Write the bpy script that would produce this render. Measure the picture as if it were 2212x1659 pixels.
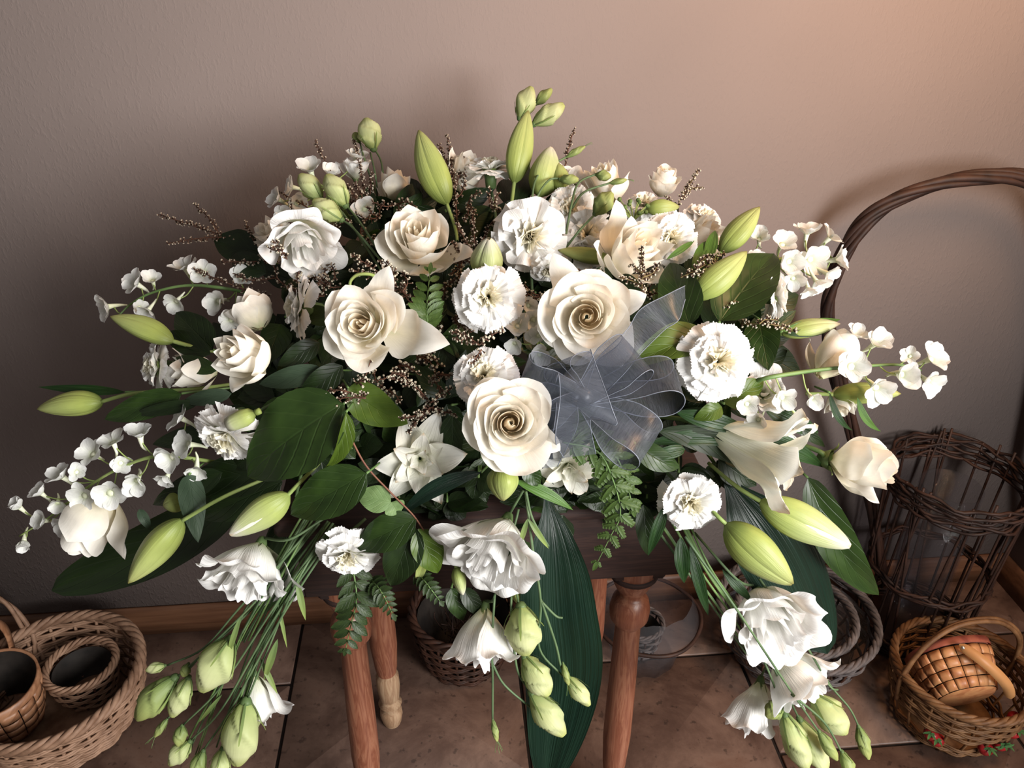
import bpy, math, random
import numpy as np
from mathutils import Vector, Matrix, Euler

random.seed(7)
rng = np.random.default_rng(7)
S = bpy.context.scene
for o in list(bpy.data.objects):
    bpy.data.objects.remove(o)

# ------------------------------------------------------------------ camera
PITCH, YAW = math.radians(30), math.radians(-5)
CAM = np.array((0.0, 0.0, 1.5))
FPX = 1720.0
cd = bpy.data.cameras.new('camera')
cam = bpy.data.objects.new('camera', cd)
S.collection.objects.link(cam)
cam.location = CAM
cam.rotation_euler = Euler((math.pi/2 - PITCH, 0, YAW))
cd.sensor_width = 36.0
cd.lens = 36.0*FPX/2212
cd.clip_start = 0.02
S.camera = cam
S.view_settings.view_transform = 'Standard'
S.view_settings.look = 'None'
S.view_settings.gamma = 1
S.view_settings.use_curve_mapping = False
S.view_settings.exposure = 0.0
S.cycles.use_denoising = True
S.cycles.max_bounces = 6
S.cycles.diffuse_bounces = 4
S.cycles.transparent_max_bounces = 16

_R = np.array(cam.rotation_euler.to_matrix())
RIGHT, UP, FWD = _R[:, 0], _R[:, 1], -_R[:, 2]

# ------------------------------------------------------------------ light
world = bpy.data.worlds.new('world')
S.world = world
world.use_nodes = True
bg = world.node_tree.nodes['Background']
bg.inputs[0].default_value = (0.78, 0.71, 0.68, 1)
bg.inputs[1].default_value = WORLD_S = 0.25

def area(name, loc, target, sx, sy, power, col, spread=180):
    l = bpy.data.lights.new(name, 'AREA')
    l.shape = 'RECTANGLE'; l.size = sx; l.size_y = sy
    l.energy = power; l.color = col; l.spread = math.radians(spread)
    o = bpy.data.objects.new(name, l)
    S.collection.objects.link(o)
    o.location = loc
    o.rotation_euler = (Vector(target)-Vector(loc)).to_track_quat('-Z', 'Y').to_euler()
    return o
# daylight from a window in the right hand wall just beside the camera
area('window_light', (1.62, -0.90, 1.60), (-0.1, 1.15, 1.12), 1.40, 1.30, 176, (1.0, 0.985, 0.965))
# small warm lamp high in the room, to the right
warm = area('warm_lamp_light', (1.12, 0.66, 1.92), (1.02, 1.46, 1.25), 0.40, 0.40, 17.0, (1.0, 0.57, 0.29))

# ------------------------------------------------------------------ helpers
def P(px, py, Z):
    return CAM + Z*(FWD + RIGHT*((px-1106)/FPX) - UP*((py-829.5)/FPX))

def F(px, py, z=0.0):
    d = FWD + RIGHT*((px-1106)/FPX) - UP*((py-829.5)/FPX)
    return CAM + d*((z-CAM[2])/d[2])

def D(px, py):
    """camera distance of the face of the arrangement"""
    e = (px-1106)/950.0
    z = 0.90 + 0.10*e*e
    if py < 800:
        z += 0.22*((800-py)/450.0)**1.3
    if py > 900:
        z += 0.16*((py-900)/700.0)
    return z

def Q(px, py, off=0.0):
    return P(px, py, D(px, py)+off)

def facing(a, b, c, p):
    """right, up and straight at the camera, seen from point p"""
    return nrm(RIGHT*a + UP*b + c*nrm(CAM-np.asarray(p)))

def nrm(v):
    v = np.asarray(v, float)
    return v/max(1e-9, np.linalg.norm(v))

def vdir(a, b, c):
    """direction given as right, up, towards the camera"""
    return nrm(RIGHT*a + UP*b - FWD*c)

def frame(z, roll=0.0, hint=None):
    z = nrm(z)
    h = np.array(UP if hint is None else hint, float)
    x = np.cross(h, z)
    if np.linalg.norm(x) < 1e-3:
        x = np.cross(RIGHT, z)
    x = nrm(x); y = np.cross(z, x)
    c, s = math.cos(roll), math.sin(roll)
    return np.stack([x*c+y*s, y*c-x*s, z], 1)

def empty(name, loc, label=None, cat=None, group=None):
    o = bpy.data.objects.new(name, None)
    S.collection.objects.link(o)
    o.empty_display_size = 0.02
    o.location = loc
    if label: o['label'] = label
    if cat: o['category'] = cat
    if group: o['group'] = group
    return o

def mesh(name, V, Fc, m, root=None, uv=None, smooth=True, at=None):
    """V world vertices, Fc quads/tris; stored relative to its root"""
    V = np.asarray(V, float)
    loc = np.array(root_loc(root)) if root is not None else (np.array(at) if at is not None else V.mean(0))
    me = bpy.data.meshes.new(name)
    V = V-loc
    if isinstance(Fc, np.ndarray):
        n, k = Fc.shape
        me.vertices.add(len(V)); me.vertices.foreach_set('co', V.astype(np.float32).ravel())
        me.loops.add(n*k); me.loops.foreach_set('vertex_index', Fc.astype(np.int32).ravel())
        me.polygons.add(n)
        me.polygons.foreach_set('loop_start', np.arange(0, n*k, k, dtype=np.int32))
        me.update(calc_edges=True)
    else:
        me.from_pydata(V.tolist(), [], Fc)
    if uv is not None:
        l = me.uv_layers.new(name='UVMap')
        vi = np.zeros(len(me.loops), np.int32); me.loops.foreach_get('vertex_index', vi)
        l.data.foreach_set('uv', np.asarray(uv, np.float32)[vi].ravel())
    me.materials.append(m)
    if smooth:
        me.polygons.foreach_set('use_smooth', np.ones(len(me.polygons), bool))
    me.update()
    o = bpy.data.objects.new(name, me)
    S.collection.objects.link(o)
    if root is not None:
        o.parent = root
    else:
        o.location = loc
    return o

def root_loc(r):
    l = np.array(r.location)
    if r.parent is not None:
        l = l + root_loc(r.parent)
    return l

def tag(o, label, cat, group=None):
    o['label'] = label; o['category'] = cat
    if group: o['group'] = group
    return o

def grid_faces(nu, nv, closed=False):
    i = np.arange(nv-1)[:, None]; j = np.arange(nu if closed else nu-1)[None, :]
    a = i*nu+j; b = i*nu+(j+1) % nu
    return np.stack([a, b, b+nu, a+nu], -1).reshape(-1, 4)

def join(parts):
    Vs, Fs, Us, n = [], [], [], 0
    for p in parts:
        V, Fc = p[0], p[1]
        Vs.append(V); Fs.append(Fc+n); n += len(V)
        Us.append(p[2] if len(p) > 2 and p[2] is not None else np.zeros((len(V), 2)))
    return np.concatenate(Vs), np.concatenate(Fs), np.concatenate(Us)

def catmull(pts, n=8, closed=False):
    p = np.asarray(pts, float)
    if len(p) == 2 and not closed:
        t = np.linspace(0, 1, n)[:, None]
        return p[0]*(1-t)+p[1]*t
    if closed:
        q = np.concatenate([p[-1:], p, p[:2]])
    else:
        q = np.concatenate([2*p[:1]-p[1:2], p, 2*p[-1:]-p[-2:-1]])
    out = []
    segs = len(p) if closed else len(p)-1
    t = np.linspace(0, 1, n, endpoint=False)[:, None]
    for i in range(segs):
        a, b, c, d = q[i], q[i+1], q[i+2], q[i+3]
        out.append(0.5*((2*b)+(c-a)*t+(2*a-5*b+4*c-d)*t*t+(-a+3*b-3*c+d)*t**3))
    out = np.concatenate(out)
    if not closed:
        out = np.concatenate([out, p[-1:]])
    return out

def tube(pts, r, k=6, closed=False):
    """tube around a polyline; r scalar or per point. quads only, ends closed by radius 0 rings"""
    p = np.asarray(pts, float); n = len(p)
    r = np.full(n, r, float) if np.isscalar(r) else np.asarray(r, float)
    if closed:
        t = np.roll(p, -1, 0)-np.roll(p, 1, 0)
    else:
        t = np.gradient(p, axis=0)
        p = np.concatenate([p[:1], p, p[-1:]]); t = np.concatenate([t[:1], t, t[-1:]])
        r = np.concatenate([[1e-5], r, [1e-5]]); n += 2
    t /= np.maximum(1e-9, np.linalg.norm(t, axis=1))[:, None]
    ref = np.array((0.13, 0.21, 0.97)) if abs(t[:, 2]).mean() < .8 else np.array((0.97, 0.2, 0.1))
    x = np.cross(t, ref); x /= np.maximum(1e-9, np.linalg.norm(x, axis=1))[:, None]
    y = np.cross(t, x)
    a = np.linspace(0, 2*math.pi, k, endpoint=False)
    V = p[:, None, :]+r[:, None, None]*(np.cos(a)[None, :, None]*x[:, None, :]+np.sin(a)[None, :, None]*y[:, None, :])
    s = np.linspace(0, 1, n)
    uv = np.stack(np.broadcast_arrays(a[None, :]/(2*math.pi), s[:, None]), -1).reshape(-1, 2)
    Fc = grid_faces(k, n, True)
    if closed:
        j = np.arange(k); b = (n-1)*k
        Fc = np.concatenate([Fc, np.stack([b+j, b+(j+1) % k, (j+1) % k, j], 1)])
    return V.reshape(-1, 3), Fc, uv

def boxm(c, s, rot=None, bev=0.0):
    c = np.asarray(c, float); hx, hy, hz = np.asarray(s, float)/2
    b = bev
    rings = []
    def ring(x, y, z):
        return [(-x+b, -y, z), (x-b, -y, z), (x, -y+b, z), (x, y-b, z), (x-b, y, z), (-x+b, y, z), (-x, y-b, z), (-x, -y+b, z)]
    if b <= 0:
        V = np.array([(x, y, z) for z in (-hz, hz) for x, y in ((-hx, -hy), (hx, -hy), (hx, hy), (-hx, hy))])
        Fc = [(0, 3, 2, 1), (4, 5, 6, 7), (0, 1, 5, 4), (1, 2, 6, 5), (2, 3, 7, 6), (3, 0, 4, 7)]
        Fc = np.array(Fc)
    else:
        V = []
        for z, k in ((-hz, b), (-hz+b, 0), (hz-b, 0), (hz, b)):
            V += ring(hx-k, hy-k, z)
        V = np.array(V)
        V = np.concatenate([V, [(0, 0, -hz)], [(0, 0, hz)]])
        Fc = [[i*8+j, i*8+(j+1) % 8, (i+1)*8+(j+1) % 8, (i+1)*8+j] for i in range(3) for j in range(8)]
        Fc += [[32, 32, (j+1) % 8, j] for j in range(0)]
        # caps as quads from centre
        for j in range(0, 8, 2):
            Fc.append([32, (j+2) % 8, (j+1) % 8, j])
            Fc.append([33, 24+j, 24+(j+1) % 8, 24+(j+2) % 8])
        Fc = np.array(Fc)
    if rot is not None:
        V = V@np.asarray(rot).T
    return V+c, Fc

def lathe(prof, c=(0, 0, 0), rot=None, k=28):
    """prof: list of (r, z)"""
    p = np.asarray(prof, float)
    a = np.linspace(0, 2*math.pi, k, endpoint=False)
    V = np.stack([p[:, 0:1]*np.cos(a), p[:, 0:1]*np.sin(a), np.repeat(p[:, 1:2], k, 1)], -1).reshape(-1, 3)
    uv = np.stack(np.broadcast_arrays(a[None, :]/(2*math.pi), p[:, 1:2]), -1).reshape(-1, 2)
    if rot is not None:
        V = V@np.asarray(rot).T
    return V+np.asarray(c, float), grid_faces(k, len(p), True), uv

# ------------------------------------------------------------------ materials
class NT:
    def __init__(s, name):
        s.m = bpy.data.materials.new(name); s.m.use_nodes = True
        s.t = s.m.node_tree; s.n = s.t.nodes; s.l = s.t.links
        s.b = s.n['Principled BSDF']; s.out = s.n['Material Output']
    def add(s, typ, **kw):
        x = s.n.new(typ)
        for k, v in kw.items():
            if hasattr(x, k): setattr(x, k, v)
            else: x.inputs[k.replace('_', ' ')].default_value = v
        return x
    def link(s, a, b): s.l.new(a, b)
    def ramp(s, stops, fac=None):
        r = s.n.new('ShaderNodeValToRGB'); e = r.color_ramp.elements
        while len(e) < len(stops): e.new(0.5)
        for k, (p, c) in enumerate(stops):
            e[k].position = p; e[k].color = (*c, 1) if len(c) == 3 else c
        if fac is not None: s.link(fac, r.inputs[0])
        return r

def petal_mat(name, stops, trans=0.3, rough=0.5, veins=30, noise=0.06, bump=0.15, tcol=None):
    s = NT(name)
    uv = s.add('ShaderNodeUVMap'); sep = s.add('ShaderNodeSeparateXYZ'); s.link(uv.outputs[0], sep.inputs[0])
    r = s.ramp(stops, sep.outputs[1])
    no = s.add('ShaderNodeTexNoise', Scale=4.0, Detail=3.0); s.link(uv.outputs[0], no.inputs[0])
    mp = s.add('ShaderNodeMapRange', From_Min=0.3, From_Max=0.7, To_Min=1-noise, To_Max=1+noise)
    s.link(no.outputs[0], mp.inputs[0])
    mx = s.add('ShaderNodeVectorMath', operation='SCALE'); s.link(r.outputs[0], mx.inputs[0]); s.link(mp.outputs[0], mx.inputs[3])
    s.link(mx.outputs[0], s.b.inputs['Base Color'])
    s.b.inputs['Roughness'].default_value = rough
    s.b.inputs['Specular IOR Level'].default_value = 0.25
    mapn = s.add('ShaderNodeMapping'); mapn.inputs['Scale'].default_value = (veins, 2.0, 1)
    s.link(uv.outputs[0], mapn.inputs[0])
    n2 = s.add('ShaderNodeTexNoise', Scale=1.0, Detail=2.0); s.link(mapn.outputs[0], n2.inputs[0])
    bp = s.add('ShaderNodeBump', Strength=bump, Distance=0.002); s.link(n2.outputs[0], bp.inputs['Height'])
    s.link(bp.outputs[0], s.b.inputs['Normal'])
    tr = s.add('ShaderNodeBsdfTranslucent')
    if tcol is None: s.link(mx.outputs[0], tr.inputs[0])
    else: tr.inputs[0].default_value = (*tcol, 1)
    mix = s.add('ShaderNodeMixShader'); mix.inputs[0].default_value = trans
    s.link(s.b.outputs[0], mix.inputs[1]); s.link(tr.outputs[0], mix.inputs[2]); s.link(mix.outputs[0], s.out.inputs[0])
    return s.m

def leaf_mat(name, dark, light, rough=0.38, ribs='side', trans=0.12, ribscale=9.0, back=None):
    s = NT(name)
    uv = s.add('ShaderNodeUVMap'); sep = s.add('ShaderNodeSeparateXYZ'); s.link(uv.outputs[0], sep.inputs[0])
    # u centred on the midrib
    cu = s.add('ShaderNodeMath', operation='SUBTRACT'); cu.inputs[1].default_value = 0.5; s.link(sep.outputs[0], cu.inputs[0])
    au = s.add('ShaderNodeMath', operation='ABSOLUTE'); s.link(cu.outputs[0], au.inputs[0])
    if ribs == 'side':
        m1 = s.add('ShaderNodeMath', operation='MULTIPLY'); m1.inputs[1].default_value = -0.75; s.link(au.outputs[0], m1.inputs[0])
        ad = s.add('ShaderNodeMath', operation='ADD'); s.link(m1.outputs[0], ad.inputs[0]); s.link(sep.outputs[1], ad.inputs[1])
        src = ad.outputs[0]; k = ribscale
    else:
        src = cu.outputs[0]; k = ribscale
    mu = s.add('ShaderNodeMath', operation='MULTIPLY'); mu.inputs[1].default_value = k*2*math.pi; s.link(src, mu.inputs[0])
    si = s.add('ShaderNodeMath', operation='COSINE'); s.link(mu.outputs[0], si.inputs[0])
    if ribs != 'side':
        mm = s.add('ShaderNodeMapping'); mm.inputs['Scale'].default_value = (k*3.2, 0.35, 1); s.link(uv.outputs[0], mm.inputs[0])
        nn = s.add('ShaderNodeTexNoise', Scale=1.0, Detail=2.0); s.link(mm.outputs[0], nn.inputs[0])
        si = s.add('ShaderNodeMapRange', From_Min=.25, From_Max=.75, To_Min=0, To_Max=1); s.link(nn.outputs[0], si.inputs[0])
    pw = s.add('ShaderNodeMapRange', From_Min=0.86 if ribs == 'side' else 0.0, From_Max=1.0, To_Min=0, To_Max=1); s.link(si.outputs[0], pw.inputs[0])
    mid = s.add('ShaderNodeMapRange', From_Min=0.0, From_Max=0.022, To_Min=1.0, To_Max=0.0); s.link(au.outputs[0], mid.inputs[0])
    mxm = s.add('ShaderNodeMath', operation='MAXIMUM'); s.link(pw.outputs[0], mxm.inputs[0]); s.link(mid.outputs[0], mxm.inputs[1])
    no = s.add('ShaderNodeTexNoise', Scale=3.0, Detail=5.0); s.link(uv.outputs[0], no.inputs[0])
    r = s.ramp([(0.3, dark), (0.75, light)], no.outputs[0])
    vc = s.add('ShaderNodeMix'); vc.data_type = 'RGBA'; vc.inputs[7].default_value = (*[min(1, c*1.7+0.01) for c in light], 1)
    fm = s.add('ShaderNodeMath', operation='MULTIPLY'); fm.inputs[1].default_value = 0.13 if ribs == 'side' else 0.08; s.link(mxm.outputs[0], fm.inputs[0])
    s.link(fm.outputs[0], vc.inputs[0]); s.link(r.outputs[0], vc.inputs[6])
    col = vc.outputs[2]
    if back is not None:
        g = s.add('ShaderNodeNewGeometry'); bm = s.add('ShaderNodeMix'); bm.data_type = 'RGBA'
        s.link(g.outputs['Backfacing'], bm.inputs[0]); s.link(col, bm.inputs[6]); bm.inputs[7].default_value = (*back, 1)
        col = bm.outputs[2]
    s.link(col, s.b.inputs['Base Color'])
    s.b.inputs['Roughness'].default_value = rough; s.b.inputs['Specular IOR Level'].default_value = 0.38
    bp = s.add('ShaderNodeBump', Strength=0.38 if ribs == 'side' else .5, Distance=0.0015, invert=(ribs == 'side')); s.link(mxm.outputs[0], bp.inputs['Height'])
    s.link(bp.outputs[0], s.b.inputs['Normal'])
    tr = s.add('ShaderNodeBsdfTranslucent'); tr.inputs[0].default_value = (*[min(1, c*2.2) for c in light], 1)
    mix = s.add('ShaderNodeMixShader'); mix.inputs[0].default_value = trans
    s.link(s.b.outputs[0], mix.inputs[1]); s.link(tr.outputs[0], mix.inputs[2]); s.link(mix.outputs[0], s.out.inputs[0])
    return s.m

def simple(name, c1, c2, rough=0.6, scale=30.0, detail=4.0, stretch=(1, 1, 1), bump=0.3, dist=0.002, coord='Object', spec=0.3, metal=0.0, lo=0.3, hi=0.7):
    s = NT(name)
    tc = s.add('ShaderNodeTexCoord'); mp = s.add('ShaderNodeMapping'); mp.inputs['Scale'].default_value = stretch
    s.link(tc.outputs[coord], mp.inputs[0])
    no = s.add('ShaderNodeTexNoise', Scale=scale, Detail=detail); s.link(mp.outputs[0], no.inputs[0])
    r = s.ramp([(lo, c1), (hi, c2)], no.outputs[0]); s.link(r.outputs[0], s.b.inputs['Base Color'])
    s.b.inputs['Roughness'].default_value = rough; s.b.inputs['Specular IOR Level'].default_value = spec
    s.b.inputs['Metallic'].default_value = metal
    bp = s.add('ShaderNodeBump', Strength=bump, Distance=dist); s.link(no.outputs[0], bp.inputs['Height']); s.link(bp.outputs[0], s.b.inputs['Normal'])
    return s.m

M = {}
M['rose'] = petal_mat('rose_petal', [(0.0, (0.72, 0.74, 0.45)), (0.2, (0.90, 0.83, 0.64)), (0.6, (0.93, 0.885, 0.79)), (1.0, (0.94, 0.915, 0.85))], 0.38)
M['rose_in'] = petal_mat('rose_inner_petal', [(0.0, (0.94, 0.76, 0.56)), (0.55, (0.93, 0.79, 0.61)), (1.0, (0.95, 0.90, 0.78))], 0.52)
M['carn'] = petal_mat('carnation_petal', [(0.0, (0.76, 0.74, 0.50)), (0.35, (0.88, 0.87, 0.80)), (1.0, (0.91, 0.90, 0.89))], 0.28, veins=45, bump=0.4)
M['carn_in'] = petal_mat('carnation_inner_petal', [(0.0, (0.80, 0.70, 0.42)), (1.0, (0.90, 0.87, 0.74))], 0.3, veins=45, bump=0.4)
M['lis'] = petal_mat('lisianthus_petal', [(0.0, (0.58, 0.66, 0.28)), (0.2, (0.82, 0.84, 0.66)), (0.5, (0.89, 0.88, 0.83)), (1.0, (0.90, 0.89, 0.88))], 0.32, veins=34, bump=0.5)
M['lily'] = petal_mat('lily_petal', [(0.0, (0.60, 0.66, 0.36)), (0.25, (0.82, 0.82, 0.68)), (0.9, (0.87, 0.86, 0.80)), (1.0, (0.70, 0.55, 0.35))], 0.3, veins=16, bump=0.5)
M['floret'] = petal_mat('delphinium_petal', [(0.0, (0.581, 0.634, 0.405)), (0.3, (0.757, 0.766, 0.704)), (1.0, (0.792, 0.792, 0.783))], 0.35, veins=14, bump=0.3)
M['bud'] = petal_mat('lily_bud_skin', [(0.0, (0.153, 0.202, 0.049)), (0.25, (0.282, 0.337, 0.086)), (0.7, (0.343, 0.392, 0.135)), (0.93, (0.343, 0.367, 0.135)), (1.0, (0.184, 0.159, 0.049))], 0.15, rough=0.42, veins=16, bump=0.35)
M['budtip'] = petal_mat('lily_bud_skin_opening', [(0.0, (0.199, 0.252, 0.066)), (0.3, (0.318, 0.378, 0.113)), (0.75, (0.411, 0.451, 0.225)), (1.0, (0.557, 0.530, 0.438))], 0.15, rough=0.42, veins=16, bump=0.35)
M['lbud'] = petal_mat('lisianthus_bud_skin', [(0.0, (0.267, 0.341, 0.099)), (0.35, (0.439, 0.491, 0.223)), (0.8, (0.507, 0.532, 0.285)), (1.0, (0.386, 0.422, 0.137))], 0.25, rough=0.5, veins=20, bump=0.3)
M['lbud_g'] = petal_mat('lisianthus_green_bud_skin', [(0.0, (0.136, 0.204, 0.061)), (0.5, (0.258, 0.313, 0.109)), (1.0, (0.313, 0.340, 0.109))], 0.2, rough=0.5, veins=20, bump=0.3)
M['spur'] = simple('floret_spur', (0.62, 0.68, 0.44), (0.80, 0.80, 0.64), 0.6, 20)
M['stem'] = simple('green_stem', (0.075, 0.143, 0.041), (0.143, 0.225, 0.075), 0.5, 25, spec=0.35)
M['stem_b'] = simple('blue_green_stem', (0.055, 0.095, 0.043), (0.109, 0.166, 0.076), 0.55, 25)
M['stem_l'] = simple('light_green_stem', (0.208, 0.288, 0.080), (0.304, 0.384, 0.128), 0.5, 25)
M['stem_r'] = simple('reddish_twig', (0.13, 0.045, 0.03), (0.2, 0.09, 0.05), 0.6, 25)
M['calyx'] = petal_mat('green_calyx', [(0.0, (0.090, 0.143, 0.051)), (1.0, (0.198, 0.255, 0.068))], 0.1, veins=10)
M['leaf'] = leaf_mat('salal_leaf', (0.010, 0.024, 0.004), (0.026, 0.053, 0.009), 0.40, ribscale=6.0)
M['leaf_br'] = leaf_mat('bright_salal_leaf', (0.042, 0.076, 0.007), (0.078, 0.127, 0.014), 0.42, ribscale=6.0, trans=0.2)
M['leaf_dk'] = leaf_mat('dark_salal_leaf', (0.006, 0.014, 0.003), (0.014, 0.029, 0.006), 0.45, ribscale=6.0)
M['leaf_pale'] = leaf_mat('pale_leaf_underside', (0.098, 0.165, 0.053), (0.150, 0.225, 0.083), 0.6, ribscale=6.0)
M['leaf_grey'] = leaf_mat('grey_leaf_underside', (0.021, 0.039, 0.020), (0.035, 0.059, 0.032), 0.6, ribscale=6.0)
M['aspi'] = leaf_mat('aspidistra_leaf', (0.003, 0.013, 0.008), (0.008, 0.024, 0.013), 0.33, ribs='long', ribscale=13.0, trans=0.06)
M['lance'] = leaf_mat('lily_leaf', (0.006, 0.023, 0.005), (0.019, 0.055, 0.010), 0.4, ribs='long', ribscale=4.0)
M['lance_br'] = leaf_mat('bright_lily_leaf', (0.041, 0.102, 0.014), (0.082, 0.170, 0.027), 0.42, ribs='long', ribscale=4.0)
M['fern'] = leaf_mat('fern_leaflet', (0.034, 0.069, 0.012), (0.078, 0.130, 0.027), 0.5, ribscale=5.0, trans=0.2)
M['fern_dk'] = leaf_mat('dark_fern_leaflet', (0.013, 0.027, 0.006), (0.027, 0.049, 0.009), 0.5, ribscale=5.0)
M['twig'] = simple('brown_flower_twig', (0.06, 0.025, 0.015), (0.13, 0.06, 0.035), 0.8, 40)
M['twig_l'] = simple('olive_flower_twig', (0.10, 0.08, 0.03), (0.18, 0.14, 0.06), 0.8, 40)
M['cup'] = simple('tiny_white_cup', (0.15, 0.11, 0.08), (0.42, 0.36, 0.28), 0.7, 300, lo=0.35, hi=0.6)
M['cup_w'] = simple('tiny_pale_cup', (0.26, 0.22, 0.15), (0.52, 0.48, 0.38), 0.7, 300, lo=0.3, hi=0.55)
M['cup_b'] = simple('tiny_brown_calyx', (0.035, 0.018, 0.012), (0.09, 0.045, 0.028), 0.8, 200)
# ------------------------------------------------------------------ plant builders
def smooth(x, a, b):
    t = np.clip((x-a)/(b-a), 0, 1)
    return t*t*(3-2*t)

def cup_petal(phi, r, h, W, lean=1.0, curl=0.2, point=0.0, wave=0.0, spiral=0.06, base=0.12, round_=0.30, z0=0.0, nu=15, nv=13, ph=0.0, wf=5.0, curlside=0.5, rise=1.6, te=2.6, tip=0.0):
    u, v = np.meshgrid(np.linspace(-1, 1, nu), np.linspace(0, 1, nv))
    au = np.abs(u)
    top = 1-round_*au**te+point*np.clip(1-au*1.6, 0, 1)**1.5
    t = v*top
    wid = W/2*(0.30+0.70*np.sin(np.minimum(1, v*1.35)*math.pi/2))
    ang = phi+u*wid
    rho = base+(r-base)*np.sin(np.minimum(t*rise, 1)*math.pi/2)
    rho = rho*(1+(lean-1)*smooth(t, 0.5, 1.0))
    z = z0+h*t
    k = np.clip((t-0.68)/0.32, 0, None)
    c = curl*k**1.7*((1-curlside)+curlside*au**1.3)
    rho = rho+c*r*1.15
    z = z-c*h*0.55*k
    rho = rho*(1+spiral*u)+tip*r*(np.clip(1-au*1.3, 0, 1)**1.25-.25)*smooth(t, .45, 1)
    rho = rho+wave*r*smooth(t, .25, 1)*np.sin(u*wf+ph)
    z = z+wave*0.5*h*smooth(t, .3, 1)*np.cos(u*wf*1.3+ph*2)
    V = np.stack([rho*np.cos(ang), rho*np.sin(ang), z], -1).reshape(-1, 3)
    uv = np.stack([(u+1)/2, v], -1).reshape(-1, 2)
    return V, grid_faces(nu, nv), uv

def blade(phi, L, w, elev, shape='ovate', recurve=0.3, cup=0.15, ruffle=0.0, rf=7, nu=9, nv=12, ph=0.0, r0=0.03, z0=0.0, twist=0.0):
    """free standing petal of length L: grows out at an elevation and bends back"""
    u, v = np.meshgrid(np.linspace(-1, 1, nu), np.linspace(0, 1, nv))
    if shape == 'ovate': s = np.sin(math.pi*np.clip(v, 0, 1)**0.75)**0.8*(1-0.0*v)
    elif shape == 'round': s = np.sin(math.pi*np.clip(v*0.93+0.02, 0, 1)**1.25)**0.6
    else: s = (0.25+0.75*smooth(v, 0, .75))*np.sqrt(np.clip(1-(np.clip(v-.75, 0, 1)/.27)**2, 0.02, 1))
    s = np.maximum(s, 0.03)
    a = elev-recurve*v**1.5*math.pi/2
    da = L/(nv-1)
    rr = np.zeros(nv); zz = np.zeros(nv)
    av = elev-recurve*np.linspace(0, 1, nv)**1.5*math.pi/2
    rr[1:] = np.cumsum(np.cos(av[1:]))*da; zz[1:] = np.cumsum(np.sin(av[1:]))*da
    x = r0+rr[:, None]+0*u
    z = z0+zz[:, None]+0*u
    n_r, n_z = -np.sin(av)[:, None], np.cos(av)[:, None]
    off = cup*w*(u*u)*s+ruffle*w*np.abs(u)**1.5*np.sin(v*rf+ph+u*1.2)*smooth(v, .15, .6)
    x = x+n_r*off; z = z+n_z*off
    y = u*w/2*s+twist*v*off
    c, sn = math.cos(phi), math.sin(phi)
    V = np.stack([x*c-y*sn, x*sn+y*c, z], -1).reshape(-1, 3)
    return V, grid_faces(nu, nv), np.stack([(u+1)/2, v], -1).reshape(-1, 2)

def xf(V, c, R, s):
    return (V*s)@R.T+c

def bloom_root(name, label, cat, group, c):
    return empty(name, c, label, cat, group)

def stem_part(root, pts, r, m='stem', name='stem', k=6, n=6):
    p = catmull(pts, n) if len(pts) > 2 else catmull(pts, 6)
    V, Fc, uv = tube(p, np.linspace(r, r*0.8, len(p)), k)
    return mesh(name, V, Fc, M[m], root, uv)

def calyx_part(root, c, R, s, rad=0.28, L=0.7, m='calyx', name='calyx', n=5, flare=1.15):
    parts = [lathe([(0.03, -L*1.25), (0.08, -L*1.2), (rad*0.9, -L*.95), (rad, -L*0.5), (rad*flare, 0.02), (rad*flare*.9, 0.02)], k=12)]
    for i in range(n):
        V, Fc, uv = blade(2*math.pi*i/n, rad*1.4, rad*1.1, 1.1, recurve=0.5, r0=rad*flare*.85, z0=-0.03, nu=3, nv=5)
        parts.append((V, Fc, uv))
    V, Fc, uv = join(parts)
    return mesh(name, xf(V, c, R, s), Fc, M[m], root, uv)

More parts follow.
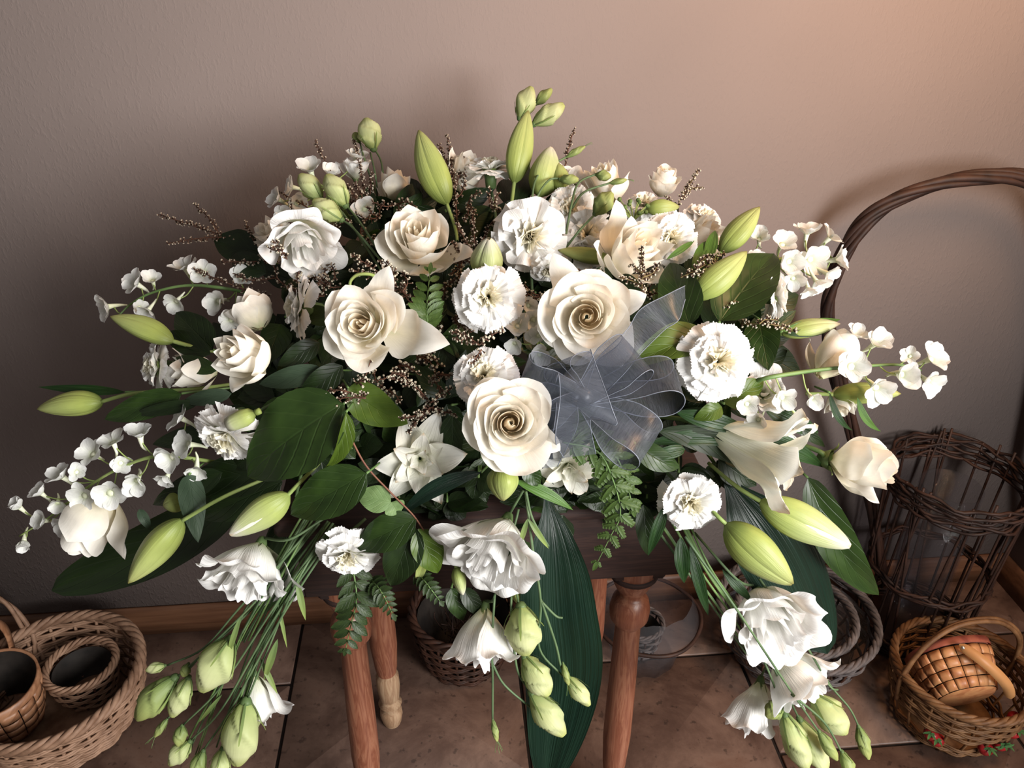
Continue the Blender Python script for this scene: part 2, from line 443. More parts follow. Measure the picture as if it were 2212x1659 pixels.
def rose(px, py, rad, face, openness, label, off=0.0, seed=0, roll=0.0, n=None, guards=(), stem=None, name='rose', hmul=1.0, group=None):
    """openness 0.25 (half closed goblet) .. 1 (flat, fully open)"""
    rd = random.Random(seed*7+3)
    Z = D(px, py)+off; c0 = P(px, py, Z); s = rad*Z/FPX
    f = facing(*face, c0); R = frame(f, roll)
    h = (1.75-0.75*openness)*hmul
    c = c0-f*s*h*0.50
    root = bloom_root(name, label, 'rose', group, c)
    n = n or int(15+openness*9)
    for i in range(n):
        q = i/(n-1)
        phi = i*2.39996+rd.uniform(-.4, .4)
        r = 0.075+(0.46+0.12*openness)*q**(1.05-0.15*openness)*rd.uniform(.87, 1.12)
        W = 2.6-0.9*q+(.7 if openness < .36 else 0)
        ob = .25 if openness < .36 else 1.0
        hh = h*(0.88+0.12*math.sin(q*2.6))*(1-0.26*openness*q**1.5)*rd.uniform(.95, 1.04)
        lean = 0.86+(-0.10+0.74*openness)*q
        if q < .13: lean = .42
        curl = max(0, q-0.25)*(0.22+0.22*openness)
        V, Fc, uv = cup_petal(phi, r, hh, W, lean, curl, point=(0.10*q+rd.uniform(0, .10)*q)*ob, wave=0.012+0.035*q, spiral=0.19-0.08*q,
                              base=0.04+0.08*q, round_=0.12+0.12*q, nu=19, nv=14, ph=rd.uniform(0, 6), wf=2+3*rd.random(), curlside=.85, te=2.4-1.0*q*ob, tip=(.10+.16*rd.random())*min(1, q*1.6)*ob)
        mesh('petal', xf(V, c, R, s), Fc, M['rose_in'] if q < .36 else M['rose'], root, uv)
    # outer guard petals: broad, rolled back at the rim into points
    gl = list(guards) or [(rd.uniform(0, 6.28)+k*1.3, 0.96, 0.12) for k in range(5)]
    for (ga, gr, gp) in gl:
        pt = gr > 1.1 and openness > .36
        V, Fc, uv = cup_petal(ga-roll, gr*(0.66 + 0.08*openness), h*(0.78-0.30*openness), 1.30 if pt else 1.7, .92+.22*openness, 0.20+.22*openness, point=gp*.7+0.06, wave=0.04, spiral=0.04, base=0.12,
                              round_=0.66 if pt else .30, nu=19, nv=14, ph=rd.uniform(0, 6), wf=3.0, curlside=0.75, tip=.16, te=1.35 if pt else (2.2 if openness > .36 else 3.0))
        mesh('petal', xf(V, c, R, s), Fc, M['rose'], root, uv)
    if stem is not None:
        calyx_part(root, c, R, s, 0.22, 0.28, flare=1.3)
        stem_part(root, [c-f*s*.3]+[np.array(Q(*p_)) for p_ in stem], 0.0035)
    return root

def carnation(px, py, rad, face, label, off=0.0, seed=0, squash=1.0, stem=None, rich=1.0, calyx=True, dome=1.0, name='carnation', fr=1.0, amp_=1.0):
    rd = random.Random(seed*13+5)
    Z = D(px, py)+off; c0 = P(px, py, Z); s = rad*Z/FPX*1.04
    f = facing(*face, c0); R = frame(f, rd.uniform(0, 6))
    c = c0-f*s*0.35
    root = bloom_root(name, label, 'carnation', None, c)
    layers = [(7, 0.02, 1.0, 1.30), (6, 0.38, .97, 1.15), (6, 0.74, .86, .95), (5, 1.05, .72*dome, .8), (6, 1.32, .62*dome, .5), (6, 1.46, .60*dome, .42), (4, 1.2, .45*dome, .4)]
    nu, nv = 33, 10
    u, v = np.meshgrid(np.linspace(-1, 1, nu), np.linspace(0, 1, nv))
    for li, (n, el, L, w) in enumerate(layers):
        n = max(4, int(n*rich))
        for i in range(n):
            phi = 2*math.pi*(i+rd.uniform(-.25, .25))/n+li*.5
            e = el+rd.uniform(-.20, .22)
            Lp = L*rd.uniform(.82, 1.08)
            ww = w*rd.uniform(.75, 1.1)
            ser = (0.05*np.abs(((u*7.0+rd.random()) % 1)-.5)*2+.05*np.abs(np.sin(u*3.1+rd.random()*6)))*v**3*fr
            t = v*(1-0.16*np.abs(u)**2.2)-ser
            av = e-0.30*t*t
            x = Lp*t*np.cos(av)+.04
            z = Lp*t*np.sin(av)
            fan = (0.10+0.90*v**1.15)*ww
            ph1, ph2 = rd.uniform(0, 6), rd.uniform(0, 6)
            amp = (0.060+0.045*li/5)*v**1.8*amp_
            d = amp*np.sin(u*(3.4+rd.uniform(-1, 1.5))+ph1)+0.20*fr*amp*np.sin(u*15+ph2)*v**2
            x = x-np.sin(av)*d; z = z+np.cos(av)*d
            y = u*fan*.5
            cc, sn = math.cos(phi), math.sin(phi)
            V = np.stack([x*cc-y*sn, x*sn+y*cc, z*0.92], -1).reshape(-1, 3)
            mesh('petal', xf(V, c, R, s), grid_faces(nu, nv), M['carn_in'] if li >= 4 else M['carn'], root, np.stack([(u+1)/2, v], -1).reshape(-1, 2))
    if calyx:
        calyx_part(root, c-f*s*0.02, R, s, 0.23, 0.62)
    if stem is not None:
        stem_part(root, [c-f*s*.7]+[np.array(Q(*p_)) for p_ in stem], 0.0024, 'stem_b')
    return root

def lisianthus(px, py, rad, face, label, off=0.0, seed=0, n=13, L=1.5, flare=1.0, stem=None, base_px=None, name='lisianthus', mat='lis', openness=1.0, cat='lisianthus', calyx=True):
    """ruffled bell: petals funnel out of a narrow green base"""
    rd = random.Random(seed*17+1)
    Z = D(px, py)+off; c0 = P(px, py, Z); s = rad*Z/FPX
    f = facing(*face, c0); R = frame(f, rd.uniform(0, 6))
    c = c0-f*s*L*.55
    root = bloom_root(name, label, cat, None, c)
    for i in range(n):
        q = i/(n-1)
        phi = i*2.39996+rd.uniform(-.2, .2)
        r = (0.22+0.58*q)*(.6+.4*openness)
        V, Fc, uv = cup_petal(phi, r, L*(1-0.12*q)*rd.uniform(.92, 1.05), 2.0-0.35*q, 0.95+0.28*q*flare, (0.10+0.34*q)*flare, point=0.03, wave=0.05+0.055*q, spiral=0.10,
                              base=0.06, round_=0.24, nu=23, nv=14, ph=rd.uniform(0, 6), wf=rd.uniform(4, 8), curlside=0.35, rise=1.45)
        mesh('petal', xf(V, c, R, s), Fc, M[mat], root, uv)
    if calyx:
        parts = [lathe([(0.02, -0.16), (0.09, -0.12), (0.13, 0.0), (0.14, .10), (0.1, .14)], k=10)]
        for i in range(5):
            parts.append(blade(1.2566*i, 0.55, 0.11, 1.15, recurve=-0.1, r0=.12, z0=0.0, nu=3, nv=7))
        V, Fc, uv = join(parts)
        mesh('calyx', xf(V, c, R, s), Fc, M['calyx'], root, uv)
    if stem is not None:
        stem_part(root, [c-f*s*.12]+[np.array(Q(*p_)) for p_ in stem], 0.0020, 'stem_b')
    return root

def open_lily(px, py, rad, face, label, off=0.0, seed=0, layers=((6, .35, 1.0, .55, .7), (6, .75, .8, .45, .5)), roll=0.0, stem=None, mat='lily', name='lily', ruffle=.10):
    rd = random.Random(seed*19+1)
    Z = D(px, py)+off; c0 = P(px, py, Z); s = rad*Z/FPX
    f = facing(*face, c0); R = frame(f, roll)
    c = c0-f*s*0.45
    root = bloom_root(name, label, 'lily', None, c)
    for li, (n, el, L, w, rec) in enumerate(layers):
        for i in range(n):
            V, Fc, uv = blade(2*math.pi*(i+li*.5+rd.uniform(-.18, .18))/n, L*rd.uniform(.88, 1.08), w*rd.uniform(.85, 1.1), el+.25+rd.uniform(-.12, .12), 'ovate', rec*rd.uniform(.7, 1.2),
                              .18, ruffle, 9, 11, 15, rd.uniform(0, 6), r0=0.03)
            mesh('petal', xf(V, c, R, s), Fc, M[mat], root, uv)
    if stem is not None:
        stem_part(root, [c]+[np.array(Q(*p_)) for p_ in stem], 0.003)
    return root

def bud_profile(t, blunt=0.75):
    return np.sin(math.pi*np.clip(t, 0, 1)**0.78)**blunt

def axis_frame(b, t, roll=0.0):
    ax = t-b; L = np.linalg.norm(ax)
    toward = nrm(CAM-b)
    z = ax/L; x = np.cross(toward, z)
    x = nrm(x); y = np.cross(z, x)
    c, s = math.cos(roll), math.sin(roll)
    return np.stack([x*c+y*s, y*c-x*s, z], 1), L

def lily_bud_geo(root, b, t, wpx, m='bud', roll=0.3, open_=0.0, tepal_name='tepal', seed=0):
    R, L = axis_frame(b, t, roll)
    Zb = float((b-CAM)@FWD); w = wpx*Zb/FPX
    rd = random.Random(seed)
    for i in range(3):
        nu, nv = 13, 18
        u, v = np.meshgrid(np.linspace(-1, 1, nu), np.linspace(0, 1, nv))
        a = 2*math.pi*i/3+u*1.12
        r = bud_profile(v*.985+.008)*(1+0.07*np.cos(u*math.pi)-0.05*(np.abs(u) > .92)+0.05*np.exp(-(u*7)**2)+0.015*u)*.5
        r = r+open_*0.35*smooth(v, .62, 1)*(1-.6*u*u)
        V = np.stack([r*w*np.cos(a), r*w*np.sin(a), (v-open_*.12*u*u*v)*L], -1).reshape(-1, 3)
        V[:, 0] += 0.05*w*np.sin(V[:, 2]/L*3.0)
        mesh(tepal_name, V@R.T+b, grid_faces(nu, nv), M[m], root, np.stack([(u+1)/2, v], -1).reshape(-1, 2))
    if open_ > 0.1:
        for i in range(3):
            nu, nv = 9, 14
            u, v = np.meshgrid(np.linspace(-1, 1, nu), np.linspace(0.45, 1, nv))
            a = 2*math.pi*(i+.5)/3+u*0.7
            r = bud_profile(v*.97)*.40
            V = np.stack([r*w*np.cos(a), r*w*np.sin(a), v*1.0*L], -1).reshape(-1, 3)
            mesh('inner_petal', V@R.T+b, grid_faces(nu, nv), M['lily'], root, np.stack([(u+1)/2, v], -1).reshape(-1, 2))

def lily_bud(b, t, w, label, off=0.0, tipoff=0.0, m='bud', open_=0.0, stem=None, roll=0.3, stemm='stem_l', seed=0, sr=.0028, group=None):
    bw = P(b[0], b[1], D(*b)+off); tw = P(t[0], t[1], D(*b)+off+tipoff)
    root = empty('lily_bud', bw, label, 'lily bud', group)
    lily_bud_geo(root, bw, tw, w, m, roll, open_, seed=seed)
    if stem is not None:
        d = nrm(tw-bw)
        stem_part(root, [bw+d*0.004]+[np.array(Q(*p_)) for p_ in stem], sr, stemm)
    return root

def lisi_bud_geo(root, b, t, wpx, m='lbud', green=False, seed=0, name='bud', whisk=0):
    rd = random.Random(seed*3+1)
    R, L = axis_frame(b, t, rd.uniform(0, 6))
    w = wpx*float((b-CAM)@FWD)/FPX
    a0, v0 = np.meshgrid(np.linspace(0, 2*math.pi, 36, endpoint=False), np.linspace(0, 1, 22))
    tw = rd.uniform(1.5, 2.8)
    sp = ((a0*3/(2*math.pi)+v0*tw) % 1)
    r = (np.sin(math.pi*np.clip(v0*.93+.02, 0, 1)**1.02)**.75)*.5*(0.86+0.20*sp**1.5+0.05*np.sin(a0*2+v0*5)+.05*np.sin(a0*3+1+v0*3)*v0)
    r = np.maximum(r, .02)
    V = np.stack([r*w*np.cos(a0), r*w*np.sin(a0), v0*L], -1).reshape(-1, 3)
    bud = mesh(name, V@R.T+b, grid_faces(36, 22, True), M[m], root, np.stack([a0/6.2832, v0], -1).reshape(-1, 2))
    parts = [lathe([(0.02, -0.06), (0.10, -0.04), (0.15, 0.01), (0.17, .05), (0.10, .09)], k=8)]
    for i in range(5):
        nu, nv = 3, 9
        u, v = np.meshgrid(np.linspace(-1, 1, nu), np.linspace(0, 1, nv))
        t_ = v*rd.uniform(.38, .62)
        rr = np.maximum(np.sin(math.pi*(t_*.93+.04))**.75*.535, .12)+.10*smooth(v, .7, 1)
        aa = 1.2566*i+u*(.11*(1-v)**.7+.015)
        parts.append((np.stack([rr*np.cos(aa), rr*np.sin(aa), t_], -1).reshape(-1, 3), grid_faces(nu, nv), np.stack([(u+1)/2, v], -1).reshape(-1, 2)))
    V, Fc, uv = join(parts)
    mesh('sepals', (V*np.array((w, w, L)))@R.T+b, Fc, M['calyx'], root, uv)
    if whisk:
        pp = []
        for i in range(whisk):
            d = R@np.array((rd.uniform(-.5, .5), rd.uniform(-.5, .5), 1))
            p0 = b+R@np.array((0, 0, L*.9))
            pp.append(tube(catmull([p0, p0+d*L*.25, p0+d*L*.5+np.array((0, 0, -.002))], 3), 0.0003, 4))
        V, Fc, uv = join(pp)
        mesh('whiskers', V, Fc, M['stem'], root, uv)

def lisi_spray(label, stems, buds, off=0.0, group=None, m='stem_b', sr=0.0017, seed=0, name='lisianthus_spray', cat='lisianthus', leaves=()):
    """stems: list of point lists (px, py[, off]); buds: (bx,by,tx,ty,w,material[,whisk])"""
    def q(p):
        return Q(p[0], p[1], off+(p[2] if len(p) > 2 else 0))
    root = empty(name, q(stems[0][-1]), label, cat, group)
    for k, st in enumerate(stems):
        stem_part(root, [q(p) for p in st], sr, m)
    for k, bd in enumerate(buds):
        b = Q(bd[0], bd[1], off); t = P(bd[2], bd[3], D(bd[0], bd[1])+off-0.004)
        lisi_bud_geo(root, b, t, bd[4], bd[5], seed=seed+k, whisk=bd[6] if len(bd) > 6 else 0)
    for k, lf in enumerate(leaves):
        leaf_geo(root, q(lf[0]), q(lf[1]), lf[2], 'calyx', 'lance', bend=.08)
    return root

def leaf_geo(root, b, t, wpx, m='leaf', shape='ovate', bend=0.1, fold=0.12, lean=(0, 0), roll=0.0, serr=0.0, wav=0.02, name='leaf', nu=9, nv=16, side_bend=0.0, seed=0, tipcurl=0.0):
    ax = t-b; L = np.linalg.norm(ax); a = ax/L
    w = wpx*float(((b+t)/2-CAM)@FWD)/FPX
    tow = nrm(nrm(CAM-b)+RIGHT*lean[0]+UP*lean[1])
    n = nrm(tow-a*(tow@a)); sd = np.cross(a, n)
    if roll:
        c, s = math.cos(roll), math.sin(roll)
        n, sd = n*c+sd*s, sd*c-n*s
    u, v = np.meshgrid(np.linspace(-1, 1, nu), np.linspace(0, 1, nv))
    if shape == 'ovate': sh = np.sin(math.pi*v**0.72)**0.72*(1-.12*v)
    elif shape == 'lance': sh = np.sin(math.pi*v**0.8)**0.9
    elif shape == 'strap': sh = smooth(v, -.05, .40)*np.sin(math.pi*np.clip(v, .0, 1)**1.25)**0.45
    else: sh = np.sin(math.pi*v)**.6
    sh = np.maximum(sh, .015)
    if serr:
        sh = sh*(1-serr*((v*nv*0.5) % 1))
    h = bend*L*4*v*(1-v)*1.0-tipcurl*L*v**3+fold*w*(np.abs(u)*sh)+wav*w*np.sin(v*14+u*2+seed)*np.abs(u)+(.012*w*np.sin((v-.35*np.abs(u))*37)*np.sin(np.pi*np.abs(u))*sh if nv > 20 else 0)
    V = b+a*(v*L)[..., None]+sd*((u*w/2*sh)+side_bend*L*4*v*(1-v))[..., None]+n*h[..., None]
    return mesh(name, V.reshape(-1, 3), grid_faces(nu, nv), M[m], root, np.stack([(u+1)/2, v], -1).reshape(-1, 2))

def sprig(label, leaves, stem=None, off=0.0, cat='leaf', name='salal_sprig', group=None, stemm='stem', sr=.0016):
    """leaves: dict(b=(x,y[,o]), t=(x,y[,o]), w=, ...)"""
    f = leaves[0]
    def q(p): return Q(p[0], p[1], off+(p[2] if len(p) > 2 else 0))
    root = empty(name, q(f['b']), label, cat, group)
    for k, lf in enumerate(leaves):
        kw = {a: b for a, b in lf.items() if a not in ('b', 't', 'w')}
        kw.setdefault('seed', k)
        leaf_geo(root, q(lf['b']), q(lf['t']), lf['w'], **kw)
    if stem:
        for st in (stem if isinstance(stem[0], list) else [stem]):
            stem_part(root, [q(p) for p in st], sr, stemm)
    return root

def floret_geo(root, c, s, f, seed=0, closed=False, mat='floret'):
    """delphinium floret: spur at the back, five petals in front"""
    rd = random.Random(seed)
    R = frame(f, rd.uniform(0, 6))
    sp = catmull([(0, 0, .10), (0, 0, -.25), (.05, 0, -.7), (.22, .05, -1.05)], 4)
    V, Fc, uv = tube(sp, np.linspace(.20, .05, len(sp)), 6)
    fl = mesh('floret', xf(V, c, R, s), Fc, M['spur'], root, uv, at=None)
    el = 1.2 if closed else rd.uniform(.5, 1.0)
    for i in range(5):
        V, Fc, uv = blade(1.2566*i+rd.uniform(-.2, .2), 1.0*rd.uniform(.85, 1.1), .95*rd.uniform(.85, 1.1), el+rd.uniform(-.15, .2), 'round', .15, .16, .06, 6, 7, 8, rd.uniform(0, 6), r0=.08)
        me = mesh('petal', xf(V, c, R, s), Fc, M[mat], fl_root(fl, root), uv)
    return fl

def fl_root(fl, root):
    return fl

def delphinium(label, stem, florets, off=0.0, seed=0, m='stem_l', group=None, closed=(), sr=.0028, tip=None):
    def q(p): return Q(p[0], p[1], off+(p[2] if len(p) > 2 else 0))
    root = empty('delphinium_spike', q(stem[-1]), label, 'delphinium', group)
    sp = catmull([q(p) for p in stem], 8)
    V, Fc, uv = tube(sp, np.linspace(sr, sr*.4, len(sp)), 6)
    mesh('stem', V, Fc, M[m], root, uv)
    rd = random.Random(seed)
    for k, (x, y, r, fc) in enumerate(florets):
        c = Q(x, y, off-0.004); Z = float((c-CAM)@FWD); s = 1.14*r*Z/FPX
        f = vdir(*fc) if fc else vdir(rd.uniform(-.7, .7), rd.uniform(-.6, .5), 1)
        fl = floret_geo(root, c, s, f, seed*31+k, closed=(k in closed))
        j = int(np.argmin(np.linalg.norm(sp-c, axis=1)))
        j = max(0, j-rd.randint(1, 4))
        back = c-f*s*.25
        mid = (back+sp[j])/2+np.array((0, 0, -.004))
        V, Fc, uv = tube(catmull([sp[j], mid, back], 5), .0009, 5)
        mesh('pedicel', V, Fc, M['stem_l'], root, uv)
    return root

def flower_twig(label, lines, off=0.0, seed=0, dens=1.0, cups='cup', stem='twig', size=1.0, group=None, name='waxflower_twig', spread=1.0, cat='twig'):
    """brown filler twig thickly set with tiny pale cups; lines: list of [base..., tip] points"""
    def q(p): return Q(p[0], p[1], off+(p[2] if len(p) > 2 else 0))
    rd = random.Random(seed)
    root = empty(name, q(lines[0][0]), label, cat, group)
    cupsV, leafV = [], []
    for ln in lines:
        p = catmull([q(a) for a in ln], 8)
        V, Fc, uv = tube(p, np.linspace(.0011, .0006, len(p)), 4)
        mesh('twig', V, Fc, M[stem], root, uv)
        d = np.linalg.norm(np.diff(p, axis=0), axis=1); cl = np.concatenate([[0], np.cumsum(d)]); L = cl[-1]
        step = 0.0021/dens
        n = max(3, int(L/step))
        for i in range(n):
            s = L*(i+rd.random())/n
            j = min(len(p)-2, int(np.searchsorted(cl, s)-1)); j = max(j, 0)
            base = p[j]+(p[j+1]-p[j])*((s-cl[j])/max(1e-6, d[j])); t = nrm(p[j+1]-p[j])
            rv = nrm(np.array([rd.gauss(0, 1) for _ in range(3)])); rv = nrm(rv-t*(rv@t)); dr = nrm(rv+t*rd.uniform(.2, .9))
            out = rd.uniform(.0018, .0050)*spread*(1-.5*s/L)
            r = rd.uniform(.0009, .0016)*size
            R = frame(dr)
            a = lathe([(r*.25, 0), (r, r*1.0), (r*1.12, r*1.9), (r*.62, r*1.8), (r*.35, r*1.3)], base+dr*out, R, 6)
            cupsV.append(a)
            l2 = lathe([(r*.15, -out), (r*.85, -r*.2), (r*1.1, r*.9), (r*.95, r*1.1)], base+dr*out, R, 4)
            leafV.append(l2)
    V, Fc, uv = join(cupsV); o = mesh('tiny_cups', V, Fc, M[cups], root, uv, smooth=False); o['kind'] = 'stuff'
    V, Fc, uv = join(leafV); o = mesh('tiny_calyxes', V, Fc, M['cup_b'], root, uv, smooth=False); o['kind'] = 'stuff'
    return root

def fern(label, pts, off=0.0, L0=46, n=11, m='fern', sub=False, seed=0, toothed=True, taper=1.0, group=None):
    """pts: rachis from base to tip in px; leaflets in pairs"""
    def q(p): return Q(p[0], p[1], off+(p[2] if len(p) > 2 else 0))
    rd = random.Random(seed)
    p = catmull([q(a) for a in pts], 10)
    root = empty('fern_frond', p[0], label, 'fern', group)
    V, Fc, uv = tube(p, np.linspace(.0013, .0005, len(p)), 5)
    mesh('rachis', V, Fc, M['stem'], root, uv)
    for i in range(n):
        f = (i+.6)/n; j = min(len(p)-2, int(f*(len(p)-1)))
        b = p[j]+(p[j+1]-p[j])*(f*(len(p)-1)-j); t = nrm(p[j+1]-p[j])
        tow = nrm(CAM-b); sd = nrm(np.cross(t, tow))
        Z = float((b-CAM)@FWD); L = L0*Z/FPX*(math.sin(math.pi*min(1, (0.25+0.75*f*taper))**.8)**.6*.9+.15)*rd.uniform(.9, 1.1)
        for sg in (-1, 1):
            dirv = nrm(sd*sg+t*.75-tow*.1+tow*rd.uniform(-.25, .25))
            if sub:
                parts = []
                for k in range(4):
                    for s2 in (-1, 1):
                        bb = b+dirv*L*(.15+.24*k)
                        dd = nrm(dirv*.8+np.cross(dirv, tow)*s2)
                        parts.append(leaf_raw(bb, bb+dd*L*(.42-.06*k), L*.20, tow))
                parts.append(leaf_raw(b, b+dirv*L*1.1, L*.22, tow))
                V, Fc, uv = join(parts)
            else:
                V, Fc, uv = leaf_raw(b, b+dirv*L, L*.48, tow, nu=5, nv=12, serr=.14)
            mesh('leaflet', V, Fc, M[m], root, uv)
    V, Fc, uv = leaf_raw(p[-3], p[-1]+(p[-1]-p[-3])*.6, .006, nrm(CAM-p[-1]), nv=7)
    mesh('leaflet', V, Fc, M[m], root, uv)
    return root

def leaf_raw(b, t, w, tow, nu=3, nv=6, serr=0.0):
    ax = t-b; L = np.linalg.norm(ax); a = ax/max(L, 1e-6)
    n = nrm(tow-a*(tow@a)); sd = np.cross(a, n)
    u, v = np.meshgrid(np.linspace(-1, 1, nu), np.linspace(0, 1, nv))
    sh = np.maximum(np.sin(math.pi*v**.8)**.7, .05)
    if serr: sh = sh*(1-serr*(np.arange(nv)[:, None] % 2))
    V = b+a*(v*L)[..., None]+sd*(u*w/2*sh)[..., None]+n*(.12*w*np.abs(u)+.08*L*v*(1-v)*4)[..., None]
    return V.reshape(-1, 3), grid_faces(nu, nv), np.stack([(u+1)/2, v], -1).reshape(-1, 2)
# ------------------------------------------------------------------ room
YW = float(F(307, 1361)[1])          # back wall
XR = float(F(2114, 1195)[0])         # right wall
if XR < 0.9: XR = 0.9
H = 2.6
def plaster(name):
    s = NT(name)
    tc = s.add('ShaderNodeTexCoord')
    n1 = s.add('ShaderNodeTexNoise', Scale=120.0, Detail=6.0, Roughness=0.65); s.link(tc.outputs['Object'], n1.inputs[0])
    mp = s.add('ShaderNodeMapping'); mp.inputs['Scale'].default_value = (1.0, 1.0, 0.45); s.link(tc.outputs['Object'], mp.inputs[0])
    n2 = s.add('ShaderNodeTexNoise', Scale=210.0, Detail=3.0); s.link(mp.outputs[0], n2.inputs[0])
    m2 = s.add('ShaderNodeMapRange', From_Min=0.52, From_Max=0.66); s.link(n2.outputs[0], m2.inputs[0])
    ad = s.add('ShaderNodeMath', operation='MULTIPLY_ADD'); ad.inputs[1].default_value = 0.9; s.link(m2.outputs[0], ad.inputs[0]); s.link(n1.outputs[0], ad.inputs[2])
    bp = s.add('ShaderNodeBump', Strength=0.17, Distance=0.002); s.link(ad.outputs[0], bp.inputs['Height']); s.link(bp.outputs[0], s.b.inputs['Normal'])
    n3 = s.add('ShaderNodeTexNoise', Scale=3.0, Detail=2.0); s.link(tc.outputs['Object'], n3.inputs[0])
    r = s.ramp([(0.3, (0.205, 0.166, 0.152)), (0.7, (0.222, 0.180, 0.165))], n3.outputs[0]); s.link(r.outputs[0], s.b.inputs['Base Color'])
    s.b.inputs['Roughness'].default_value = 0.92; s.b.inputs['Specular IOR Level'].default_value = 0.15
    return s.m
M['wall'] = plaster('plaster_wall')
M['base'] = simple('pine_baseboard', (0.075, 0.032, 0.016), (0.125, 0.058, 0.03), 0.45, 6, stretch=(1.0, 8, 20), bump=.15)
M['grout'] = simple('dark_grout', (0.018, 0.013, 0.011), (0.03, 0.021, 0.018), 0.9, 60)
def tile_mat():
    s = NT('stone_tile')
    tc = s.add('ShaderNodeTexCoord')
    oi = s.add('ShaderNodeObjectInfo'); ad = s.add('ShaderNodeVectorMath', operation='ADD'); s.link(tc.outputs['Object'], ad.inputs[0])
    sc = s.add('ShaderNodeMath', operation='MULTIPLY'); sc.inputs[1].default_value = 17.0; s.link(oi.outputs['Random'], sc.inputs[0]); s.link(sc.outputs[0], ad.inputs[1])
    n = s.add('ShaderNodeTexNoise', Scale=5.0, Detail=8.0, Roughness=0.68, Distortion=0.4); s.link(ad.outputs[0], n.inputs[0])
    r = s.ramp([(0.30, (0.045, 0.023, 0.016)), (0.44, (0.085, 0.048, 0.035)), (0.58, (0.145, 0.088, 0.065)), (0.75, (0.10, 0.046, 0.028))], n.outputs[0])
    n2 = s.add('ShaderNodeTexNoise', Scale=70.0, Detail=3.0); s.link(ad.outputs[0], n2.inputs[0])
    mr = s.add('ShaderNodeMapRange', From_Min=0.30, From_Max=0.38, To_Min=0.55, To_Max=1.0); s.link(n2.outputs[0], mr.inputs[0])
    vm = s.add('ShaderNodeVectorMath', operation='SCALE'); s.link(r.outputs[0], vm.inputs[0]); s.link(mr.outputs[0], vm.inputs[3])
    s.link(vm.outputs[0], s.b.inputs['Base Color']); s.b.inputs['Roughness'].default_value = 0.5
    bp = s.add('ShaderNodeBump', Strength=0.2, Distance=0.002); s.link(n.outputs[0], bp.inputs['Height']); s.link(bp.outputs[0], s.b.inputs['Normal'])
    return s.m
M['tile'] = tile_mat()

def struct(name, V, Fc, m, uv=None, parent=None):
    o = mesh(name, V, Fc, m, parent, uv, smooth=False)
    if parent is None: o['kind'] = 'structure'
    return o
XL, YB = -2.2, -1.9
V, Fc = boxm(((XL+XR)/2, YW+.05, H/2), (XR-XL+.2, .1, H)); struct('wall_back', V, Fc, M['wall'])
V, Fc = boxm((XR+.05, (-0.16+YW)/2, H/2), (.1, YW+.16, H)); struct('wall_right', V, Fc, M['wall'])
V, Fc = boxm(((XL+XR)/2, (YB+YW)/2, -.05), (XR-XL+.4, YW-YB+.2, .09)); fl = struct('floor', V, Fc, M['grout'])
def rail(name, p0, p1, d):
    prof = [(0, 0), (.016, 0), (.016, .045), (.013, .052), (.013, .066), (.006, .078), (0, .078)]
    a = np.array([np.array(p0)+np.array(d)*o+np.array((0, 0, z)) for o, z in prof])
    b = a+(np.array(p1)-np.array(p0))
    n = len(prof); Fc = np.array([[i, (i+1) % n, n+(i+1) % n, n+i] for i in range(n)])
    o = mesh(name, np.concatenate([a, b]), Fc, M['base'], smooth=False); o['kind'] = 'structure'
rail('baseboard_back', (XL, YW, 0), (XR, YW, 0), (0, -1, 0))
rail('baseboard_right', (XR, -0.16, 0), (XR, YW, 0), (-1, 0, 0))
# tiles: column lines measured on the floor, rows staggered
gx = [float(F(607, 1613)[0]), float(F(1141, 1613)[0]), float(F(1679, 1613)[0])]
TS = (gx[2]-gx[0])/2
GY = {0: float(F(1905, 1610)[1]), -2: float(F(560, 1482)[1])}
for col in range(-5, 3):
    x0 = gx[1]+col*TS
    y0 = GY[0] if col % 2 == 1 else GY[-2]
    for row in range(-2, 3):
        ya, yb = y0+row*TS, y0+(row+1)*TS
        ya, yb = max(ya, 0.15), min(yb, YW)
        xa, xb = x0, min(x0+TS, XR)
        if yb-ya < .02 or xb-xa < .02 or xb < -1.3: continue
        V, Fc = boxm(((xa+xb)/2, (ya+yb)/2, -.004), (xb-xa-.007, yb-ya-.007, .008+random.uniform(-.0006, .0006)), bev=.0018)
        mesh('tile', V, Fc, M['tile'], fl, smooth=False)

# ------------------------------------------------------------------ side table
def wood_mat(name, c1, c2, c3, scale=5.0, stretch=(14, 14, 1.2), rough=.38):
    s = NT(name)
    tc = s.add('ShaderNodeTexCoord'); mp = s.add('ShaderNodeMapping'); mp.inputs['Scale'].default_value = stretch; s.link(tc.outputs['Object'], mp.inputs[0])
    n = s.add('ShaderNodeTexNoise', Scale=scale, Detail=3.0, Distortion=1.6); s.link(mp.outputs[0], n.inputs[0])
    w = s.add('ShaderNodeMath', operation='MULTIPLY'); w.inputs[1].default_value = 7.0; s.link(n.outputs[0], w.inputs[0])
    fr = s.add('ShaderNodeMath', operation='PINGPONG'); fr.inputs[1].default_value = 1.0; s.link(w.outputs[0], fr.inputs[0])
    r = s.ramp([(0.0, c1), (0.5, c2), (1.0, c3)], fr.outputs[0]); s.link(r.outputs[0], s.b.inputs['Base Color'])
    s.b.inputs['Roughness'].default_value = rough
    bp = s.add('ShaderNodeBump', Strength=0.08, Distance=0.001); s.link(fr.outputs[0], bp.inputs['Height']); s.link(bp.outputs[0], s.b.inputs['Normal'])
    return s.m
M['wood'] = wood_mat('stained_pine_leg', (0.16, 0.052, 0.028), (0.21, 0.078, 0.043), (0.26, 0.11, 0.062))
